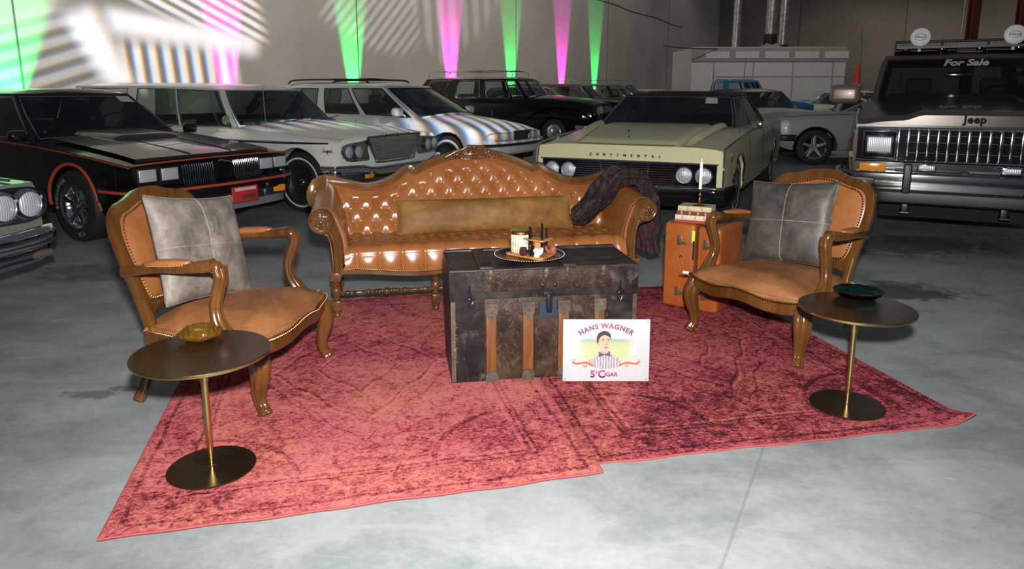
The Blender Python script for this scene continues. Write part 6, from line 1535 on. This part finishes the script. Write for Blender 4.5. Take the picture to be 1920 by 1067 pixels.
for p in mb.v:
    y = .01+p.x; t = .80+(p.z)/.60; f = .5-.5*y/.70*1.0; q_ = P('f', f, t); p.x, p.y, p.z = q_[0]+.02, y, q_[2]+.006
mb.build('for_sale_lettering', M['white'], c.T, smooth=0)
m = MB(); m.tube([(-.35, -.88, 1.20), (-.38, -.93, 1.98)], .004, 5); m.ball((-.35, -.88, 1.21), .02, 8, 6); m.build('aerial', M['chrome_soft'], c.T)
c.mirror(-.50, -1.04, 1.33, P_CHAMP, (.15, .29, .19)); c.mirror(-.50, 1.04, 1.33, P_CHAMP, (.15, .29, .19))
wiper(c, -.50, -.55, -.05, 1.28, .02); wiper(c, -.50, .15, .65, 1.28, .02)
m = MB(); zr_ = 1.86
loop = [(-.95, -.62), (-.95, .62), (-2.6, .62), (-2.6, -.62)]
for z, r in ((zr_, .012), (zr_-.09, .012)): m.tube([(x, y, z) for x, y in loop], r, 8, closed=True)
for x, y in loop+[(-1.75, -.62), (-1.75, .62), (-.95, -.2), (-.95, .2)]: m.tube([(x, y, zr_-.12), (x, y, zr_)], .010, 6)
for k in range(9): m.tube([(-1.0-.19*k, -.62, zr_-.09), (-1.0-.19*k, .62, zr_-.09)], .010, 6)
m.box((-1.0, .05, zr_-.05), (.05, .22, .12)); m.build('roof_rack', M['black'], c.T, smooth=60)
for k, y in enumerate((-.52, -.19, .14, .47)):
    m = MB(); m.rbox((-.93, y, 1.785), (.05, .09, .055), .02); m.build('marker_lamp', M['blackgloss'], c.T, smooth=50)
m = MB(); m.box((-1.6, 0, 1.795), (1.6, 1.2, .02)); m.build('rack_floor', M['black'], c.T, smooth=0)
for y in (-.40, .40):
    m = MB(); m.lathe([(.0001, -.09), (.06, -.085), (.088, -.03), (.092, .0)], (-.86, y, 1.90), 32, 'X'); m.tube([(-.88, y, 1.81), (-.90, y, 1.76)], .014, 6); o = m.build('spot_lamp', M['white'], c.T, smooth=60)
    m = MB(); m.lathe([(.093, -.004), (.092, .006), (.080, .012), (.0001, .018)], (-.86, y, 1.90), 36, 'X', caps=False); m.build('lamp_cover', M['white'], o, smooth=60)
    m = MB(); m.tube([(-.842, y+.052*math.cos(a), 1.90+.030*math.sin(a)) for a in [2*PI*k/30 for k in range(30)]], .0018, 4, closed=True); m.build('oval_mark', M['black'], o)
    mb = text_mb('HELLA', .032, .002, .0012, 1.0); mb.v = [Vector((-.838-p.y, y+p.x, 1.90+p.z)) for p in mb.v]; mb.build('lamp_lettering', M['black'], o, smooth=0)
c.side_line(.80, .55, -3.9, .03, mat('woodgrain_side_panel', (.10, .055, .03), .4), 'side_panel', h=1); c.arch_trim(0, .02, P_BRONZE)

# ---------------------------------------------------------------- sage-green saloon at the left edge
S = dict(xf=.92, xr=-4.4, wmax=1.0, w=[(.92, .95), (.5, .985), (-1, 1.0), (-4.4, .95)], belt=[(.92, .795), (.0, .84), (-1, .88), (-4.4, .88)], mid=[(.92, .80), (.3, .86), (-1, .91), (-4.4, .88)], low=[(.92, .40), (.5, .28), (-4.4, .38)], sec=SEC_BOX, arch=[(0, .39, .32), (-3.1, .37, .32)], crown=3, bowf=.06)
c = Car('sedan', 'sage-green sixties saloon at the left edge with twin round headlamps and chrome bumper', -4.17, 3.92, -18, S, P_SAGE); BUICK = c
c.body()
for x in (0, -3.1):
    for sg in (-1, 1): c.wheel(x, sg, .345, .21, .195, 'hub', y=.865, ww=(.235, .262))
c.greenhouse(dict(wsb=(-.60, .82), rwb=(-3.2, .80), wst=(-1.2, .65), rwt=(-2.8, .64), zr=1.33, side=[(.03, .44), (.47, .85)], bulge=.15, crownr=.05, ap=.015, head=.93), trim=M['chrome_soft'])
c.interior(-.9, -1.7, .9, .78, M['seatdark'], rows=2, seats=1)
fx = lambda y, d=0: .925-.06*(y/1.0)**2+d
for sg in (-1, 1):
    m = MB(); m.prism(ell(sg*.73, .665, .235, .115, 32, p=.7), .03, 'X', (fx(.8, -.008), 0, 0)); m.build('headlamp_panel', M['chrome'], c.T, smooth=40)
    c.lamp(fx(.82, .035), sg*.835, .665, .078, .022); c.lamp(fx(.64, .035), sg*.655, .665, .078, .022)
m = MB(); m.box((fx(0, .0), 0, .665), (.03, 1.0, .19)); m.build('grille_back', M['black'], c.T, smooth=0)
m = MB()
for k in range(8): m.box((fx(0, .02), 0, .58+.024*k), (.014, 1.0, .008))
m.build('grille_bars', M['chrome'], c.T, smooth=0)
q = [(.42, -1.03, .47), (.60, -1.03, .47), (.85, -.98, .47), (1.0, -.80, .47), (1.05, -.4, .46), (1.06, 0, .46)]
c.bumper(q, rrect(.10, .12, .04, 4), M['chrome'], 'bumper'); c.bumper([(x-.03, y*.985, z-.10) for x, y, z in q], rrect(.07, .13, .04, 4), M['chrome_soft'], 'lower_bumper')
for sg in (-1, 1):
    m = MB(); m.rbox((.99, sg*.76, .355), (.06, .26, .05), .02); m.build('turn_signal', mat('smoked_lens', (.10, .08, .06), .15), c.T, smooth=50)
m = MB(); m.tube([(.82, .80, .815), (.5, .80, .832), (.3, .80, .838)], .010, 6); m.build('wing_trim', M['chrome'], c.T)
c.side_line(lambda x: c.belt(x)-.03, .90, -4.3, .008, M['chrome'])
# ================================================================ vehicles farther back
def far_car(name, label, x, y, head, paint_, H=1.40, L=(1.0, -4.2), W=.95, belt=.90, cab=(-.5, -3.2, -1.15, -2.75), roofmat=None, cuts=((.03, .46), (.50, .90)), rack=None, hub='hub', glass=None, group=None, rnd=False, trim=True, low=.27, wb=-3.0, R=.335, head_=True, extra=None, cat='car', noroof=False, bulge=.14, hood=.05, framemat=None, norear=False):
    S = dict(xf=L[0], xr=L[1], wmax=W, w=[(L[0], W*.86), (L[0]-.35, W*.97), (-1, W), (L[1]+.5, W*.98), (L[1], W*.88)], belt=[(L[0], belt-.14), (L[0]-.4, belt-.07), (-.5, belt), (L[1], belt-.0)], mid=[(L[0], belt-.10), (L[0]-.4, belt-.0), (-.5, belt+hood), (L[1], belt+.02)],
             low=[(L[0], .38), (L[0]-.35, low), (L[1]+.5, low), (L[1], .38)], sec=SEC_ROUND if rnd else SEC_BOX, arch=[(0, .38, .32), (wb, .37, .32)], crown=2.4, bowf=.12)
    c = Car(name, label, x, y, head, S, paint_, glass, group, cat)
    c.body(nx=60)
    for xx in (0, wb):
        for sg in (-1, 1): c.wheel(xx, sg, R, .21, .195, hub, y=W-.12)
    G = dict(wsb=(cab[0], W*.84), rwb=(cab[1], W*.82), wst=(cab[2], W*.67), rwt=(cab[3], W*.66), zr=H-.06, side=list(cuts), bulge=bulge, crownr=.06, ap=.02, head=.92, roofmat=roofmat or paint_, framemat=framemat or roofmat or paint_, noroof=noroof, norear=norear)
    c.P = c.greenhouse(G, trim=M['chrome_soft'] if trim else None, glass=glass)
    c.interior(cab[0]-.3, cab[0]-1.2, belt+.0, W*.76, M['seatdark'], rows=2, seats=1, wheel=True)
    fx = L[0]+.01
    if head_:
        for sg in (-1, 1):
            c.lamp(fx-.10, sg*W*.74, belt-.26, .075); 
            m = MB(); m.rbox((fx-.05, sg*W*.74, belt-.37), (.02, .12, .04), .01); m.build('turn_signal', M['amber'], c.T)
        m = MB()
        for k in range(6): m.tube([(fx-.01, -.5, belt-.34+.03*k), (fx+.02, 0, belt-.34+.03*k), (fx-.01, .5, belt-.34+.03*k)], .007, 5)
        m.build('grille', M['chrome'], c.T)
    q = [(L[0]-.45, -W-.01, .45), (L[0]-.15, -W+.03, .45), (L[0]+.06, -W*.6, .45), (L[0]+.10, 0, .45)]
    c.bumper(q, rrect(.07, .13, .03), M['chrome'], 'bumper')
    q = [(L[1]+.45, -W-.01, .45), (L[1]+.1, -W+.03, .45), (L[1]-.06, -W*.6, .45), (L[1]-.09, 0, .45)]
    c.bumper(q, rrect(.07, .13, .03), M['chrome'], 'rear_bumper')
    if rack:
        zr0 = H+.01
        for sg in (-1, 1):
            m = MB(); m.tube(spline([(rack[0], sg*W*.55, zr0-.02), (rack[0]-.12, sg*W*.55, zr0+rack[2]), ((rack[0]+rack[1])/2, sg*W*.56, zr0+rack[2]+.01), (rack[1]+.12, sg*W*.55, zr0+rack[2]), (rack[1], sg*W*.55, zr0-.02)], 5), .012, 6); m.build('roof_rail', M['chrome'], c.T)
        for x_ in (rack[0]-.12, rack[1]+.12, (rack[0]+rack[1])/2):
            m = MB(); m.tube([(x_, -W*.55, zr0+rack[2]), (x_, 0, zr0+rack[2]+.02), (x_, W*.55, zr0+rack[2])], .011, 6); m.build('rack_bar', M['chrome'], c.T)
    return c
def at(u, Y): return ((u-960)/1362*Y, Y)
# black forties limousine with rack
c = far_car('limousine', 'black forties long limousine with curved chrome roof rails beside the magenta light', 1.45, 19.1, -25, P_BLACK, H=1.73, L=(1.05, -4.6), W=.95, belt=1.15, cab=(-.75, -4.3, -1.15, -3.9), cuts=((.03, .12), (.14, .34), (.40, .62), (.70, .93)), rack=(-1.35, -3.9, .13), rnd=True, hood=.10)
for sg in (-1, 1):
    m = MB(); m.grid(lambda u, v: (lerp(1.15, -.75, u), sg*(.60+.38*math.sin(PI*v)), .35+.62*(1-(2*u-1)**2*.55)*(.35+.65*math.sin(PI*(.5-abs(v-.5)))) ), 16, 12); m.build('front_wing', P_BLACK, c.T, smooth=60)
    c.lamp(1.12, sg*.72, .86, .09, .025)
far_car('sedan', 'black saloon parked just beyond the black limousine', 2.06, 22.5, -25, P_BLACK, H=1.50, cab=(-.5, -3.2, -1.15, -2.75), belt=.98)
far_car('station_wagon', 'dull maroon-roofed estate with a magenta light rising behind it', 3.63, 26.0, -25, P_BLACK, H=1.62, L=(1.0, -4.4), belt=1.02, roofmat=P_MAROON, cab=(-.5, -4.2, -1.1, -4.0), cuts=((.03, .10), (.13, .36), (.40, .60), (.68, .95)))
far_car('station_wagon', 'dark green estate with thin chrome roof rack below the farthest green light', 5.75, 29.5, -25, P_DGREEN, H=1.66, L=(1.0, -4.4), belt=1.05, roofmat=paint('drab_green_roof', (.12, .12, .09), .4), cab=(-.5, -4.2, -1.1, -4.0), cuts=((.03, .10), (.13, .36), (.40, .60), (.68, .95)), rack=(-1.3, -3.8, .10))
far_car('sedan', 'small dark green car left of the white-roofed one', 6.6, 34.0, -25, P_DGREEN, H=1.5, belt=.95)
far_car('sedan', 'long white-roofed car behind the pale yellow saloon', 8.9, 37.0, -25, P_CREAM, H=1.45, belt=.9)
# blue pickup
x, y = 8.35, 23.0
c = far_car('pickup_truck', 'bright blue old pickup truck with its cab facing the yellow saloon', x, y, 0, P_BLUE, H=1.73, L=(1.0, -4.3), W=.95, belt=1.08, cab=(-.45, -1.95, -.80, -1.85), cuts=((.05, .14), (.17, .86)), cat='pickup truck', bulge=.05)
# cream convertible without roof
x, y = at(1462, 16.6)
c = far_car('convertible', 'cream convertible with dark top behind the pale yellow saloon', x, y, -82, P_CREAM, H=1.42, L=(1.0, -4.2), W=.95, belt=.92, cab=(-.5, -3.0, -1.1, -2.5), roofmat=P_VINYL, cuts=((.03, .12), (.15, .80)))
# white bare body shell
x, y = 10.0, 24.7
c = far_car('car_shell', 'bare white coupe body shell without doors near the spray booth', x, y, -162, P_CREAM, H=1.38, L=(.8, -3.6), W=.85, belt=.86, cab=(-.7, -3.0, -1.3, -2.4), cuts=((.03, .50), (.56, .88)), rnd=True, head_=False, glass=M['glass_car'], wb=-2.4, framemat=P_CREAM)
m = MB(); m.box((-1.35, -.86, .62), (.85, .03, .50)); m.box((-1.35, .86, .62), (.85, .03, .50)); m.build('door_opening', M['void'], c.T, smooth=0)
# silver coupe side on, star wheel
S = dict(xf=.72, xr=-4.4, wmax=.98, w=[(.72, .90), (.5, .95), (-1, .98), (-3.8, .97), (-4.4, .90)], belt=[(.72, .86), (.5, .90), (0, .935), (-.8, .945), (-2.2, .92), (-4.4, .93)], mid=[(.72, .90), (.4, .95), (-.8, .96), (-4.4, .93)], low=[(.72, .36), (.4, .27), (-4.4, .34)], sec=SEC_BOX, arch=[(0, .40, .31), (-2.95, .37, .31)], crown=3, bowf=.05)
c = Car('coupe', 'silver-grey primered coupe seen side on, five-spoke wheel beside the brown off-roader', 5.78, 14.3, 172, S, P_SILVER)
c.body()
for x in (0, -2.95):
    for sg in (-1, 1): c.wheel(x, sg, .33, .22, .225, 'star', y=.86)
c.greenhouse(dict(wsb=(-.95, .80), rwb=(-3.3, .80), wst=(-1.6, .64), rwt=(-2.6, .62), zr=1.30, side=[(.03, .52), (.56, .80)], bulge=.15, crownr=.05, ap=.015), trim=M['chrome_soft'])
c.interior(-1.2, -2.0, .92, .76, M['seatdark'], rows=2, seats=1)
c.arch_trim(0, .010, M['chrome_soft']); c.bumper([(.35, -.99, .50), (.62, -.97, .50), (.76, -.7, .50), (.80, 0, .50)], rrect(.06, .12, .03), M['black'], 'bumper')
c.side_line(lambda x: c.belt(x)-.01, .6, -4.2, .008, M['chrome_soft'])
far_car('coupe', 'low dark car between the white body shell and the brown off-roader', 9.3, 18.5, -110, P_BLACK, H=1.25, belt=.82)
